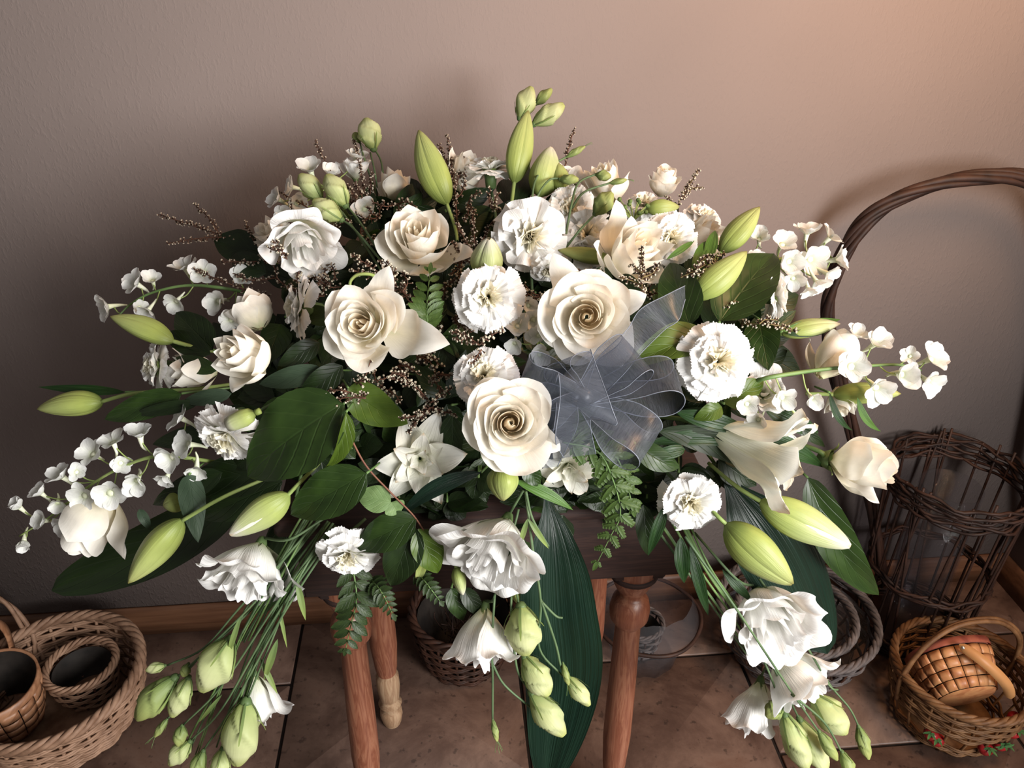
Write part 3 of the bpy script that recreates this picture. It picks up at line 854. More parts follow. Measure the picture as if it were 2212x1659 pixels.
M['wood_h'] = wood_mat('shade_darkened_stained_pine', (0.018, 0.006, 0.004), (0.026, 0.009, 0.006), (0.036, 0.014, 0.009), stretch=(1.2, 14, 14), rough=.8)  # same stained pine as the legs, colour darkened for the flowers' shadow
M['wood_f'] = wood_mat('worn_pine_foot', (0.25, 0.15, 0.085), (0.32, 0.20, 0.12), (0.38, 0.26, 0.16))
YT = 0.86
zA = 0.672
def at_plane_y(px, py, y):
    d = FWD + RIGHT*((px-1106)/FPX) - UP*((py-829.5)/FPX)
    return CAM + d*((y-CAM[1])/d[1])
xl, xr = at_plane_y(655, 1275, YT)[0], at_plane_y(1484, 1250, YT)[0]
zA = float(at_plane_y(1100, 1266, YT)[2])
ZT = zA+.145
fll, flr = at_plane_y(766, 1393, YT+.04), at_plane_y(1346, 1370, YT+.04)
YBK = float(F(850, 1560)[1])
bll, blr = F(848, 1556), F(1262, 1545)
tb = empty('side_table', ((xl+xr)/2, YT+.15, 0), 'reddish-brown wooden table on turned legs carrying the flower arrangement', 'table')
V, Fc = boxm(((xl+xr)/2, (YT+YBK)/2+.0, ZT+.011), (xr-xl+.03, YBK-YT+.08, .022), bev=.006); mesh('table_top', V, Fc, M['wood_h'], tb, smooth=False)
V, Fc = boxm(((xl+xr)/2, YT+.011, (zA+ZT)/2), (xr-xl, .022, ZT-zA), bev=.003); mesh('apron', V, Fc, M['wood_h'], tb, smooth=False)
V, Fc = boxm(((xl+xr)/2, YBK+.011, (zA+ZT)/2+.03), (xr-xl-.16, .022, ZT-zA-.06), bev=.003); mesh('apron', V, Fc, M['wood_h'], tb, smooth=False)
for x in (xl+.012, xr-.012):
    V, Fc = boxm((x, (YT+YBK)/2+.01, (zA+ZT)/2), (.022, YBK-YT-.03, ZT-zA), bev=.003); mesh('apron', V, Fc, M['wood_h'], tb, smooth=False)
def leg(x, y, splay, top, front):
    z1 = top
    if front:
        prof = [(.038, z1), (.037, z1-.030), (.027, z1-.056), (.0195, z1-.070), (.019, z1-.075), (.0225, z1-.078), (.029, z1-.088), (.0325, z1-.106), (.031, z1-.124), (.0225, z1-.138), (.0205, z1-.142), (.0235, z1-.30), (.0245, z1-.42), (.021, z1-.50), (.016, z1-.545), (.021, z1-.555), (.02, z1-.575), (.022, z1-.60), (.024, z1-.62), (.019, z1-.64), (.018, .0)]
    else:
        prof = [(.020, z1), (.022, z1-.15), (.0255, z1-.29), (.0275, .245), (.0225, .175), (.0195, .160), (.0235, .150), (.0245, .12), (.021, .085), (.018, .076), (.025, .066), (.018, .056), (.023, .044), (.024, .030), (.020, .008), (.017, .0)]
    V, Fc, uv = lathe(prof, (0, 0, 0), k=28)
    V[:, 0] += splay*(z1-V[:, 2]); V += np.array((x, y, 0))
    lg = mesh('leg', V, Fc, M['wood'], tb, uv)
    if not front:
        me = lg.data; me.materials.append(M['wood_f'])
        k = 28
        mi = np.array([1 if prof[min(i//k, len(prof)-1)][1] < .17 else 0 for i in range(len(me.polygons))], np.int32)
        me.polygons.foreach_set('material_index', mi)
    if front:
        V, Fc = boxm((x+.002, y, z1+.012), (.082, .06, .07), bev=.005); mesh('leg_block', V, Fc, M['wood_h'], tb, smooth=False)
        V, Fc, uv = lathe([(.001, z1-.020), (.039, z1-.021), (.039, z1-.030), (.001, z1-.031)], (x, y, 0), k=24); mesh('collar', V, Fc, M['wood_h'], tb, uv, smooth=False)
leg(float(fll[0]), YT+.045, -.02, zA+.0, True)
leg(float(flr[0])+.008, YT+.045, .0, zA+.0, True)
leg(float(bll[0]), YBK, .0, zA+.06, False)
leg(float(blr[0])+.005, YBK, .0, zA+.06, False)

# ------------------------------------------------------------------ wicker
def wicker_mat(name, c1, c2, rough=.6, sc=40):
    return simple(name, c1, c2, rough, sc, 4, (1, 1, 1), .5, .001)
M['willow'] = wicker_mat('pale_willow', (0.16, 0.085, 0.05), (0.33, 0.20, 0.13))
M['willow_w'] = wicker_mat('warm_willow', (0.075, 0.032, 0.012), (0.20, 0.10, 0.042))
M['willow_d'] = wicker_mat('dark_willow', (0.02, 0.009, 0.006), (0.07, 0.028, 0.016))
M['vine'] = wicker_mat('dark_vine', (0.012, 0.0055, 0.004), (0.045, 0.020, 0.013), sc=25)
M['grey_w'] = wicker_mat('grey_willow', (0.035, 0.03, 0.03), (0.15, 0.125, 0.118))
M['liner'] = simple('dark_liner', (0.012, 0.010, 0.009), (0.03, 0.024, 0.02), .7, 30)

def ring_pts(c, rx, ry, n, wob=0.0, ph=0.0, k=0, tiltx=0.0, tilty=0.0):
    a = np.linspace(0, 2*math.pi, n, endpoint=False)
    w = 1+wob*np.cos(a*k+ph)
    x, y = rx*w*np.cos(a), ry*w*np.sin(a)
    return np.stack([c[0]+x, c[1]+y, c[2]+x*tiltx+y*tilty], 1)

def basket(label, c, rb, rt, h, m, name='wicker_basket', n_st=20, rows=12, sr=.0035, ell=1.0, rim_r=None, rim_n=3, tilt=(0, 0), bottom=True, gaps=(), group=None, stake_m=None, double=True, handle=None, cat='basket', gap_fn=None, rim_amp=1.0, z0=0.004):
    """c: centre of the base. weavers run in and out of upright stakes"""
    c = np.array(c, float)
    root = empty(name, c, label, cat, group)
    def R_(t): return rb+(rt-rb)*math.sin(t*math.pi/2)**.9
    def pt(a, t, dr=0.0, dz=0.0):
        r = R_(t)+dr
        x, y = r*math.cos(a), r*ell*math.sin(a)
        z = z0+t*h+dz
        k = t
        return c+np.array((x+tilt[0]*z*0, y, z+(x*tilt[0]+y*tilt[1])*k))
    for i in range(n_st):
        a = 2*math.pi*i/n_st
        p = np.array([pt(a, t) for t in np.linspace(0, 1, 8)])
        V, Fc, uv = tube(p, sr*.9, 5); mesh('stake', V, Fc, M[stake_m or m], root, uv)
    for j in range(rows):
        t = (j+.5)/rows
        if any(g0 < t < g1 for g0, g1 in gaps): continue
        n = n_st*4
        p = np.array([pt(2*math.pi*k/n, t, dr=sr*1.15*math.cos(math.pi*k/4.0*1.0+math.pi*j)) for k in range(n)]) if n_st % 2 == 0 else None
        V, Fc, uv = tube(p, sr*.85, 5, closed=True)
        if double:
            p2 = p.copy(); p2[:, 2] += sr*1.3
            a2 = tube(p2, sr*.75, 5, closed=True)
            V, Fc, uv = join([(V, Fc, uv), a2])
        mesh('weaver', V, Fc, M[m], root, uv)
    rr = rim_r or sr*1.5
    n = 140
    for q in range(rim_n):
        pts = []
        for k in range(n):
            a = 2*math.pi*k/n
            w = a*n_st/2.0+q*2*math.pi/rim_n
            pts.append(pt(a, 1.0, dr=rr*1.1*rim_amp*math.cos(w), dz=rr*1.1*rim_amp*math.sin(w)+rr))
        V, Fc, uv = tube(np.array(pts), rr, 6, closed=True); mesh('rim_rod', V, Fc, M[m], root, uv)
    if bottom:
        V, Fc, uv = lathe([(.001, 0.0), (rb*.98, 0.0), (rb*1.0, .006), (rb*.97, .008), (.001, .008)], (0, 0, 0), k=32)
        V[:, 1] *= ell; mesh('base', V+c, Fc, M[m], root, uv)
    return root, pt

def twisted(root, pts, r, strands, m, name='handle', twist=14, amp=1.1, n=10, k=6, joinit=False):
    p = catmull(pts, n)
    t = np.gradient(p, axis=0); t /= np.linalg.norm(t, axis=1)[:, None]
    ref = np.array((.1, 1.0, .15)); x = np.cross(t, ref); x /= np.linalg.norm(x, axis=1)[:, None]; y = np.cross(t, x)
    s = np.linspace(0, 1, len(p))
    out = []
    for q in range(strands):
        ph = 2*math.pi*q/strands
        am = amp*r*(1+.35*np.sin(s*9+q*2))
        pp = p+x*(am*np.cos(s*twist+ph))[:, None]+y*(am*np.sin(s*twist+ph))[:, None]
        V, Fc, uv = tube(pp, r*(1+.1*math.sin(q*5)), k)
        if joinit: out.append((V, Fc, uv))
        else: mesh(name, V, Fc, M[m], root, uv)
    if joinit:
        V, Fc, uv = join(out); mesh(name, V, Fc, M[m], root, uv)
# ------------------------------------------------------------------ baskets on the floor
def RW(px, z=1.6): return px*z/FPX
# big pale willow basket, lower left
c = F(112, 1462, .135); c[2] = 0
big, bpt = basket('large pale willow basket with a hoop handle standing in the lower left corner', c, .135, .172, .125, 'willow', n_st=22, rows=11, sr=.0042, rim_r=.0062, rim_n=4)
a0, a1 = math.radians(128), math.radians(236)
hp0, hp1 = bpt(a0, 1.0), bpt(a1, 1.0)
mid = (hp0+hp1)/2+np.array((-.16, -.02, .24))
twisted(big, [bpt(a0, .4), hp0, hp0+np.array((-.05, 0, .12)), mid, hp1+np.array((-.06, 0, .12)), hp1, bpt(a1, .4)], .0055, 2, 'willow', 'handle', twist=20, amp=.9)
c2 = F(176, 1440, .10); c2[2] = .014
sm, spt = basket('small round willow basket with an open dark top sitting inside the large pale one', c2, .048, .070, .085, 'willow', n_st=14, rows=7, sr=.0030, rim_r=.0038, rim_n=4, stake_m='willow_d', rim_amp=1.3)
V, Fc, uv = lathe([(.060, .082), (.052, .04), (.045, .008), (.001, .007)], c2, k=28); mesh('liner', V, Fc, M['liner'], sm, uv)
V, Fc, uv = tube(np.array([c2+np.array((-.085, .045, .0)), c2+np.array((-.088, .0, .09)), c2+np.array((-.09, -.04, .15))]), .004, 6)

M['splint'] = wood_mat('orange_splint', (0.34, 0.13, 0.05), (0.43, 0.18, 0.075), (0.50, 0.24, 0.10), 4, (3, 3, 3), .45)
M['splint_r'] = wood_mat('red_splint', (0.20, 0.05, 0.035), (0.28, 0.075, 0.05), (0.33, 0.10, 0.06), 4, (3, 3, 3), .5)
M['splint_b'] = wood_mat('brown_splint', (0.22, 0.095, 0.045), (0.30, 0.14, 0.07), (0.38, 0.19, 0.10), 4, (3, 3, 3), .5)
M['leather'] = simple('tan_strap', (0.42, 0.20, 0.075), (0.50, 0.25, 0.10), 0.45, 12, bump=.1)
M['rivet'] = simple('steel_rivet', (0.5, 0.45, 0.38), (0.7, 0.64, 0.55), 0.25, 12, metal=.9)

def splint_basket(label, c, R, rb, rt, h, n=14, rows=4, m='splint', rim='splint_r', ell=1.0, sq=0.0):
    root = empty('splint_basket', c, label, 'basket')
    def S_(a, t, dr=0.0):
        r = rb+(rt-rb)*t+dr+.006*math.sin(t*math.pi)
        ca, sa = math.cos(a), math.sin(a)
        k = 1+sq*(math.sin(2*a)**2)
        return c+R@np.array((r*k*ca, r*k*ell*sa, h*(t-.5)))
    for i in range(n):
        for j in range(rows):
            out = (i+j) % 2
            a0, a1 = 2*math.pi*(i+.03)/n, 2*math.pi*(i+.97)/n
            t0, t1 = .04+.80*(j+.04)/rows, .04+.80*(j+.96)/rows
            V = []
            for t in (t0, (t0+t1)/2, t1):
                for k in range(5):
                    a = a0+(a1-a0)*k/4
                    bulge = .0022 if out else .0008
                    e = math.sin(math.pi*(k/4)) if out else math.sin(math.pi*(t-t0)/(t1-t0))
                    V.append(S_(a, t, bulge*e))
            V += [v_+(c-v_)*0.03 for v_ in V[:15]]
            g = grid_faces(5, 3)
            Fc = np.concatenate([g, g[:, ::-1]+15, [[0, 5, 20, 15], [5, 10, 25, 20], [4, 19, 24, 9], [9, 24, 29, 14], [10, 11, 26, 25], [11, 12, 27, 26], [12, 13, 28, 27], [13, 14, 29, 28], [0, 15, 16, 1], [1, 16, 17, 2], [2, 17, 18, 3], [3, 18, 19, 4]]])
            mesh('splint', np.array(V), Fc, M[m], root, smooth=False)
    nn = 48
    for (ta, tb_, dr, mm, nm) in ((.86, 1.0, .003, rim, 'rim_band'),):
        V = []
        for dr_, t in ((dr, ta), (dr, tb_), (-.002, tb_), (-.002, ta)):
            V += [S_(2*math.pi*k/nn, t, dr_) for k in range(nn)]
        Fc = grid_faces(nn, 4, True)
        mesh(nm, np.array(V), Fc, M[mm], root, smooth=False)
    V = [S_(2*math.pi*k/nn, .04, -.001) for k in range(nn)]+[S_(2*math.pi*k/nn, .0, -.004) for k in range(nn)]+[c+R@np.array((0, 0, -h/2)) for k in range(nn)]
    mesh('base', np.array(V), grid_faces(nn, 3, True), M[m], root)
    V = [S_(2*math.pi*k/nn, .97, -.003) for k in range(nn)]+[S_(2*math.pi*k/nn, .06, -.004) for k in range(nn)]
    mesh('inner_wall', np.array(V), grid_faces(nn, 2, True), M['liner'], root)
    return root, S_
# splint basket standing in the big basket
cs = F(-6, 1492, .12); cs[2] = .085
sb, sS = splint_basket('brown splint basket cut off by the left edge, standing in the large willow basket', cs, frame((.05, -.1, 1), 0, (1, 0, 0)), .062, .082, .135, 14, 4, 'splint_b', 'splint_b')
pp = catmull([sS(.15, .3, .005), sS(.1, 1.0, .006), sS(.1, 1.0, .006)+np.array((-.02, 0, .08)), cs+np.array((-.03, .02, .19)), sS(math.pi+.1, 1.0, .006)+np.array((.01, 0, .06)), sS(math.pi+.1, .3, .006)], 8)
V = []
for q in pp:
    for dy, dz in ((-.009, 0), (.009, 0), (.009, .003), (-.009, .003)): V.append(q+np.array((dz, dy, dz*.3)))
mesh('handle', np.array(V), grid_faces(4, len(pp), True), M['splint_b'], sb, smooth=False)

# dark round basket behind the table legs
c = F(1000, 1318, .15); c[2] = 0
dk, _ = basket('dark brown round willow basket on the floor between the table legs', c, .088, .116, .145, 'willow_d', n_st=18, rows=11, sr=.0040, rim_r=.0052, rim_n=3)
V, Fc, uv = lathe([(.105, .138), (.085, .06), (.078, .012), (.001, .011)], c, k=28); mesh('liner', V, Fc, M['liner'], dk, uv)
rd = random.Random(5)
st_ = []
for i in range(60):
    a, r_ = rd.uniform(0, 6.28), rd.uniform(0, .08)
    b_ = c+np.array((r_*math.cos(a), r_*math.sin(a), .07)); e_ = b_+np.array((rd.uniform(-.03, .03), rd.uniform(-.03, .03), rd.uniform(.02, .065)))
    st_.append(tube(catmull([b_, (b_+e_)/2+np.array((rd.uniform(-.01, .01), 0, .01)), e_], 3), .0012, 4))
V, Fc, uv = join(st_); o = mesh('straw_filling', V, Fc, M['vine'], None, uv); tag(o, 'dark dried straw filling the dark brown basket under the table', 'straw'); o['kind'] = 'stuff'

# clear cellophane tray with cane rim
def clear_mat(name, tint=(.12, .12, .13), a=.78, rough=.12):
    s = NT(name)
    t = s.add('ShaderNodeBsdfTransparent'); t.inputs[0].default_value = (.96, .96, .98, 1)
    s.b.inputs['Base Color'].default_value = (*tint, 1); s.b.inputs['Roughness'].default_value = rough
    s.b.inputs['Specular IOR Level'].default_value = .8
    n = s.add('ShaderNodeTexNoise', Scale=26.0, Detail=3.0); bp = s.add('ShaderNodeBump', Strength=.5, Distance=.003); s.link(n.outputs[0], bp.inputs['Height']); s.link(bp.outputs[0], s.b.inputs['Normal'])
    mx = s.add('ShaderNodeMixShader'); mx.inputs[0].default_value = a
    s.link(s.b.outputs[0], mx.inputs[1]); s.link(t.outputs[0], mx.inputs[2]); s.link(mx.outputs[0], s.out.inputs[0])
    return s.m
M['clear'] = clear_mat('clear_film')
c = F(1398, 1326, .13); c[2] = 0
cl = empty('cellophane_tray', c, 'clear cellophane bowl with a brown cane rim behind the right table leg', 'bowl')
V, Fc, uv = lathe([(.001, .004), (.075, .004), (.085, .05), (.118, .126), (.112, .15), (.095, .19)], c, k=40)
V[:, 2] += .004*np.sin(V[:, 0]*140); mesh('clear_film', V, Fc, M['clear'], cl, uv)
p = ring_pts(c+np.array((0, 0, .128)), .122, .122, 80, .012, 0, 5); V, Fc, uv = tube(p, .0045, 6, closed=True); mesh('cane_rim', V, Fc, M['vine'], cl, uv)
c3 = c+np.array((-.012, .0, .012))
gp, _ = basket('tiny grey twig basket sitting inside the clear cellophane bowl', c3, .034, .050, .085, 'grey_w', n_st=12, rows=6, sr=.0024, rim_r=.003, rim_n=3, stake_m='willow_d')
V, Fc, uv = lathe([(.044, .08), (.03, .01), (.001, .008)], c3, k=20); mesh('liner', V, Fc, M['liner'], gp, uv)

# grey willow trays, one nested in the other
c = F(1722, 1322, .14); c[2] = 0
g1, gpt = basket('wide grey willow basket on the floor behind the right-hand flower cascade', c, .11, .172, .135, 'grey_w', n_st=24, rows=6, sr=.0036, rim_r=.0048, rim_n=4, stake_m='willow_d')
V, Fc, uv = lathe([(.160, .125), (.12, .05), (.001, .045)], c, k=36); mesh('liner', V, Fc, M['clear'], g1, uv)
c4 = c+np.array((-.005, -.004, .052))
g2, _ = basket('smaller grey willow tray nested inside the wide grey basket', c4, .085, .128, .085, 'grey_w', n_st=20, rows=4, sr=.0034, rim_r=.0045, rim_n=4, stake_m='willow_d')
V, Fc, uv = lathe([(.118, .082), (.09, .02), (.001, .014)], c4, k=36)
V[:, 2] += .006*np.sin(V[:, 0]*90+V[:, 1]*70); mesh('crumpled_liner', V, Fc, M['clear'], g2, uv)
c = F(1655, 1452, .05); c[2] = 0

# tall vine basket with glass liner
cy = YW-.165
dd = at_plane_y(2078, 1018, cy); c = np.array((dd[0], cy, 0)); hR = dd[2]
tv = empty('vine_basket', c, 'tall dark vine basket with a big twisted hoop handle in the right corner', 'basket')
rt_, rb_ = .142, .115
rd = random.Random(11)
for i in range(26):
    a = 2*math.pi*i/26; tw = rd.choice((0, 0, .35, -.35, .2))
    p = [c+np.array(((rb_+(rt_-rb_)*t)*math.cos(a+tw*t), (rb_+(rt_-rb_)*t)*math.sin(a+tw*t), .02+(hR-.012+rd.uniform(-.012, .012))*t)) for t in np.linspace(0, 1, 7)]
    V, Fc, uv = tube(np.array(p)+np.array([[rd.uniform(-.003, .003)]*3 for _ in p]), .0030, 5); mesh('upright', V, Fc, M['vine'], tv, uv)
for band, n_, hh in ((hR-.055, 9, .062), (hR*.42, 4, .02), (.01, 8, .05)):
    for j in range(n_):
        z = band+hh*j/n_; t = z/hR
        p = ring_pts(c+np.array((0, 0, z)), rb_+(rt_-rb_)*t+rd.uniform(-.003, .006), rb_+(rt_-rb_)*t+rd.uniform(-.003, .006), 60, .03, rd.uniform(0, 6), rd.choice((9, 11, 13)))
        p[:, 2] += .005*np.sin(np.linspace(0, 2*math.pi*7, 60, endpoint=False)+rd.uniform(0, 6))
        V, Fc, uv = tube(p, .0036, 5, closed=True); mesh('vine_band', V, Fc, M['vine'], tv, uv)
V, Fc, uv = lathe([(.001, .0), (rb_, .0), (rb_, .012), (.001, .012)], c, k=30); mesh('base', V, Fc, M['vine'], tv, uv)
hy = YW-.10
hpts = [(1905, 1240), (1880, 1080), (1842, 930), (1806, 800), (1788, 690), (1797, 610), (1832, 530), (1880, 468), (1950, 425), (2040, 394), (2130, 381), (2215, 385), (2290, 425), (2325, 520), (2325, 700), (2290, 900), (2262, 1050), (2262, 1200)]
hw = []
for k, (x, y) in enumerate(hpts):
    f = min(k, len(hpts)-1-k)/6.0
    yy = min(hy+.0, cy+.06+(.02)*min(1, f))
    hw.append(at_plane_y(x, y, yy))
twisted(tv, hw, .0068, 6, 'vine', 'handle_vine', twist=17, amp=1.2, k=6)
M['glass'] = clear_mat('glass_cylinder', (.06, .06, .065), .88, .03)
gc = c+np.array((-.02, -.01, 0))
V, Fc, uv = lathe([(.001, .02), (.062, .02), (.064, hR-.03), (.061, hR-.03), (.059, .03), (.001, .03)], gc, k=32)
o = mesh('glass_vase', V, Fc, M['glass'], None, uv, at=gc); tag(o, 'clear glass cylinder standing inside the tall dark vine basket', 'vase')

# strawberry basket
c = F(2078, 1448, .145); c[2] = 0
sr_, spt2 = basket('round warm-brown willow basket with strawberries and a hoop handle, lower right', c, .100, .133, .145, 'willow_w', n_st=20, rows=13, sr=.0034, rim_r=.0046, rim_n=4, gaps=((.20, .50),), stake_m='willow_w')
a0, a1 = math.radians(183), math.radians(8)
h0, h1 = spt2(a0, 1.0), spt2(a1, 1.0)
hz = .12
twisted(sr_, [spt2(a0, .5), h0, h0*.86+h1*.14+np.array((0, .01, hz*.62)), (h0*.62+h1*.38)+np.array((0, .015, hz*.95)), (h0*.3+h1*.7)+np.array((0, .01, hz*.95)), h0*.08+h1*.92+np.array((0, 0, hz*.6)), h1, spt2(a1, .5)], .0050, 2, 'willow_w', 'handle', twist=3.0, amp=.75, k=8)
M['berry'] = simple('strawberry_red', (0.20, 0.008, 0.01), (0.32, 0.015, 0.017), .3, 40, bump=.2, spec=.5)
M['berryleaf'] = simple('strawberry_leaf', (0.03, 0.09, 0.03), (0.07, 0.16, 0.05), .5, 40)
for k, (an, t) in enumerate(((222, .36), (228, .30), (272, .34), (290, .34), (283, .50), (312, .36), (330, .36))):
    b_ = spt2(math.radians(an), t, .004)
    outd = nrm((b_-c)*np.array((1, 1, 0)))
    if k == 4:
        pr = [leaf_raw(b_+outd*.006, b_+outd*.01+np.array((.02*math.cos(q), .004, .012*math.sin(q))), .010, outd) for q in (0.2, 1.2, 2.2, 3.2, 4.0)]
        V, Fc, uv = join(pr); mesh('green_leaves', V, Fc, M['berryleaf'], sr_, uv)
    else:
        V, Fc, uv = lathe([(.0005, -.017), (.008, -.012), (.0135, -.003), (.0150, .005), (.011, .012), (.0005, .013)], (0, 0, 0), k=14)
        rr = frame(nrm(outd*.3+np.array((0, 0, 1))))
        mesh('strawberry', V@rr.T+b_-outd*.003, Fc, M['berry'], sr_, uv)
        pr = [leaf_raw(b_+outd*.006+np.array((0, 0, .012)), b_+outd*.012+np.array((.013*math.cos(q), .013*math.sin(q), .010)), .006, np.array((0, 0, 1.))) for q in np.linspace(0, 5.2, 5)]
        V, Fc, uv = join(pr); mesh('berry_cap', V, Fc, M['berryleaf'], sr_, uv)

# orange splint basket lying tilted inside it
cc = F(2066, 1455, .138)
ax = nrm((-.02, .93, .36)); Rr = frame(ax, 0.0, (1, 0, 0))
ob, oS = splint_basket('small orange splint basket with a red rim and tan strap, lying inside the strawberry basket', cc, Rr, .056, .080, .100, 18, 4, 'splint', 'splint_r', sq=.05)
bx = cc-ax*0
# strap handle with a rivet
s0 = P(2072, 1392, float((cc-CAM)@FWD)-.062); s1 = P(2128, 1432, float((cc-CAM)@FWD)-.088); s2 = P(2172, 1476, float((cc-CAM)@FWD)-.085); s3 = P(2184, 1510, float((cc-CAM)@FWD)-.062)
pp = catmull([s0, s1, s2, s3], 8)
V = []
nrmv = nrm(CAM-s1)
for i, q in enumerate(pp):
    t = nrm(pp[min(i+1, len(pp)-1)]-pp[max(i-1, 0)]); sd = nrm(np.cross(t, nrmv))
    e = .0105*math.sqrt(max(.02, 1-(abs(i/(len(pp)-1)-.5)*2)**8))
    for a_, b2 in ((-1, 0), (1, 0), (1, 1), (-1, 1)): V.append(q+sd*a_*e+nrmv*b2*.003)
st = mesh('strap', np.array(V), grid_faces(4, len(pp), True), M['leather'], ob, smooth=False)
V, Fc, uv = lathe([(.0001, .0035), (.003, .003), (.0045, .001), (.0045, 0)], P(2080, 1399, float((cc-CAM)@FWD)-.067), frame(nrmv), 14); mesh('rivet', V, Fc, M['rivet'], st, uv)
# ------------------------------------------------------------------ tray and foam under the flowers
ty = (YT+YBK)/2-.02
pc = np.array((float(at_plane_y(1080, 1000, ty)[0]), ty, ZT+.023))
tr = empty('flower_tray', pc, 'low dark plastic tray hidden under the white flowers on the wooden table', 'tray')
V, Fc = boxm(pc+np.array((0, 0, .02)), (.44, .20, .04), bev=.01); mesh('tray_base', V, Fc, M['liner'], tr, smooth=False)
V, Fc = boxm(pc+np.array((0, 0, .085)), (.36, .15, .09), bev=.02); mesh('foam_block', V, Fc, M['leaf_dk'], tr, smooth=False)

# ------------------------------------------------------------------ roses
rose(785, 702, 97, (-.30, .12, 1), .82, 'large cream rose left of centre with pointed petals at upper and lower right', -.03, 1, 2.4, guards=((-.22, 1.62, .60), (1.15, 1.22, .45), (.6, 1.0, .2), (2.6, .98, .1), (3.7, 1.0, .1), (4.7, 1.02, .12)))
rose(1268, 684, 98, (.02, .02, 1), 1.0, 'fully open cream rose right of centre above the grey ribbon bow', -.03, 2, .4, guards=((2.05, 1.25, .45), (.35, 1.15, .35), (-.95, 1.15, .35), (-2.0, 1.02, .1), (3.4, 1.05, .12), (1.3, 1.0, .1)))
rose(1102, 914, 97, (.06, .02, 1), .97, 'fully open cream rose low in the centre, just left of the ribbon', -.05, 3, 1.2, n=34, guards=((-.5, 1.12, .2), (.9, 1.08, .1), (2.1, 1.05, .12), (3.3, 1.02, .1), (4.4, 1.02, .08)))
rose(905, 522, 92, (-.16, .70, 1), .62, 'cream rose tilted upwards behind the large left rose, lower petals spread', 0.0, 4, 0, guards=((-.35, 1.35, .45), (-1.3, 1.18, .2), (-2.3, 1.15, .15), (3.2, 1.10, .15), (1.0, .95, .1)))
rose(530, 768, 80, (-.75, .20, .80), .38, 'half-open cream rose at left with one petal tip hanging down', -.02, 5, .6, guards=((-1.5, 1.10, .5), (-.2, .95, .2), (1.6, .95, .15)))
rose(1864, 1004, 86, (.80, -.12, .50), .22, 'half-open cream rose facing the right, over the tall vine basket', -.02, 6, .2, guards=((-1.4, 1.10, .2), (.6, 1.0, .1), (2.8, 1.0, .1)), stem=[(1770, 975, .02), (1640, 930, .1)])
rose(1368, 545, 92, (.45, .45, .7), .45, 'big peach-cream rose at upper right with a dried twig lying across it', .0, 7, .3, guards=((1.8, 1.3, .45), (3.2, 1.3, .35), (-1.2, 1.1, .25), (-2.2, 1.1, .25)))
rose(1433, 392, 45, (.2, .75, .5), .35, 'small cream rose at the top right edge of the flowers', .06, 8, .3)
rose(1310, 398, 62, (-.25, .75, .35), .40, 'cream rose near the top behind the thin green bud stems', .05, 9, .3, guards=((3.0, 1.2, .3), (0, 1.1, .2)))
rose(1515, 505, 58, (.6, .35, .45), .45, 'yellowish cream rose behind the bright upper right carnation', .05, 10, .3, guards=((0, 1.1, .3), (-1.2, 1.1, .2)))
rose(1800, 772, 76, (.50, .70, -.30), .3, 'round cream rose seen from the side among florets at far right', .02, 11, .3, guards=((0.3, 1.1, .2),))
rose(200, 1130, 88, (-.45, -.80, .12), .22, 'cream rose at lower left half hidden behind small white florets', .03, 12, .3, guards=((-1.5, 1.2, .4), (.2, 1.1, .2), (-2.8, 1.1, .2)))
rose(848, 405, 50, (.15, .85, -.25), .45, 'rose seen from behind in shade, at the back near the tallest left bud', .09, 13, .3)
rose(1005, 375, 62, (.45, .65, .35), .60, 'cream rose at the back between the tall green bud and carnation', .07, 14, .3, guards=((0.3, 1.2, .3), (2.4, 1.3, .3), (-1.5, 1.1, .2)))
rose(598, 515, 68, (-.6, .35, .5), .55, 'cream rose at upper left behind the ruffled bloom', .05, 15, .3, guards=((2.6, 1.1, .2), (-2.5, 1.15, .2)))
rose(545, 678, 60, (-.3, .5, -.2), .5, 'shaded cream rose seen from behind above the half-open left rose', .06, 16, .3)
rose(1815, 865, 48, (.1, -.55, .35), .5, 'cream rose drooping at far right below the florets, partly hidden', .05, 17, .3, guards=((-1.2, 1.2, .3),))
rose(420, 800, 66, (-.75, .05, .2), .45, 'long-petalled pale rose in shade at left behind the half-open rose', .07, 18, .3, guards=((-1.5, 1.2, .3), (0, 1.2, .3)))

# ------------------------------------------------------------------ carnations
carnation(1147, 512, 80, (.05, -.05, 1), 'large ruffled white carnation in the upper centre', -.01, 1, fr=.15, amp_=2.0, stem=[(1150, 640, .06)])
carnation(1055, 640, 78, (.0, .05, 1), 'white carnation with a yellow-cream heart in the centre', -.03, 2)
carnation(1043, 806, 72, (-.15, .35, 1), 'white carnation directly above the low centre rose', -.02, 3)
carnation(1058, 350, 54, (-.05, .95, .35), 'white carnation high at the back on a dark green calyx', .03, 4, stem=[(1072, 480, .05), (1075, 560, .1)])
carnation(1452, 515, 62, (.25, .1, 1), 'bright white carnation beside the big peach-cream rose', -.01, 5)
carnation(1232, 447, 58, (.0, .3, 1), 'white carnation behind the thin green bud stems', .03, 6)
carnation(1393, 432, 44, (.1, .7, .6), 'small white carnation below the top right rose', .05, 7)
carnation(1528, 465, 48, (.45, .5, .6), 'white carnation at the back right edge of the flowers', .07, 8)
carnation(1558, 780, 83, (.30, .05, 1), 'big bright white carnation right of the ribbon bow', -.03, 9)
c10_ = carnation(478, 958, 82, (-.45, -.70, .50), 'white carnation at left hanging from a green calyx, beside the big leaf', -.01, 10, stem=[(548, 893, .0), (610, 860, .03)])
R10, L10 = axis_frame(Q(556, 890, -.02), Q(492, 918, -.03))
V, Fc, uv = lathe([(.02, -.12), (.16, -.10), (.17, .05), (.10, .07), (.36, .22), (.46, .45), (.42, .8), (.36, 1.0), (.2, 1.0)], (0, 0, 0), k=18)
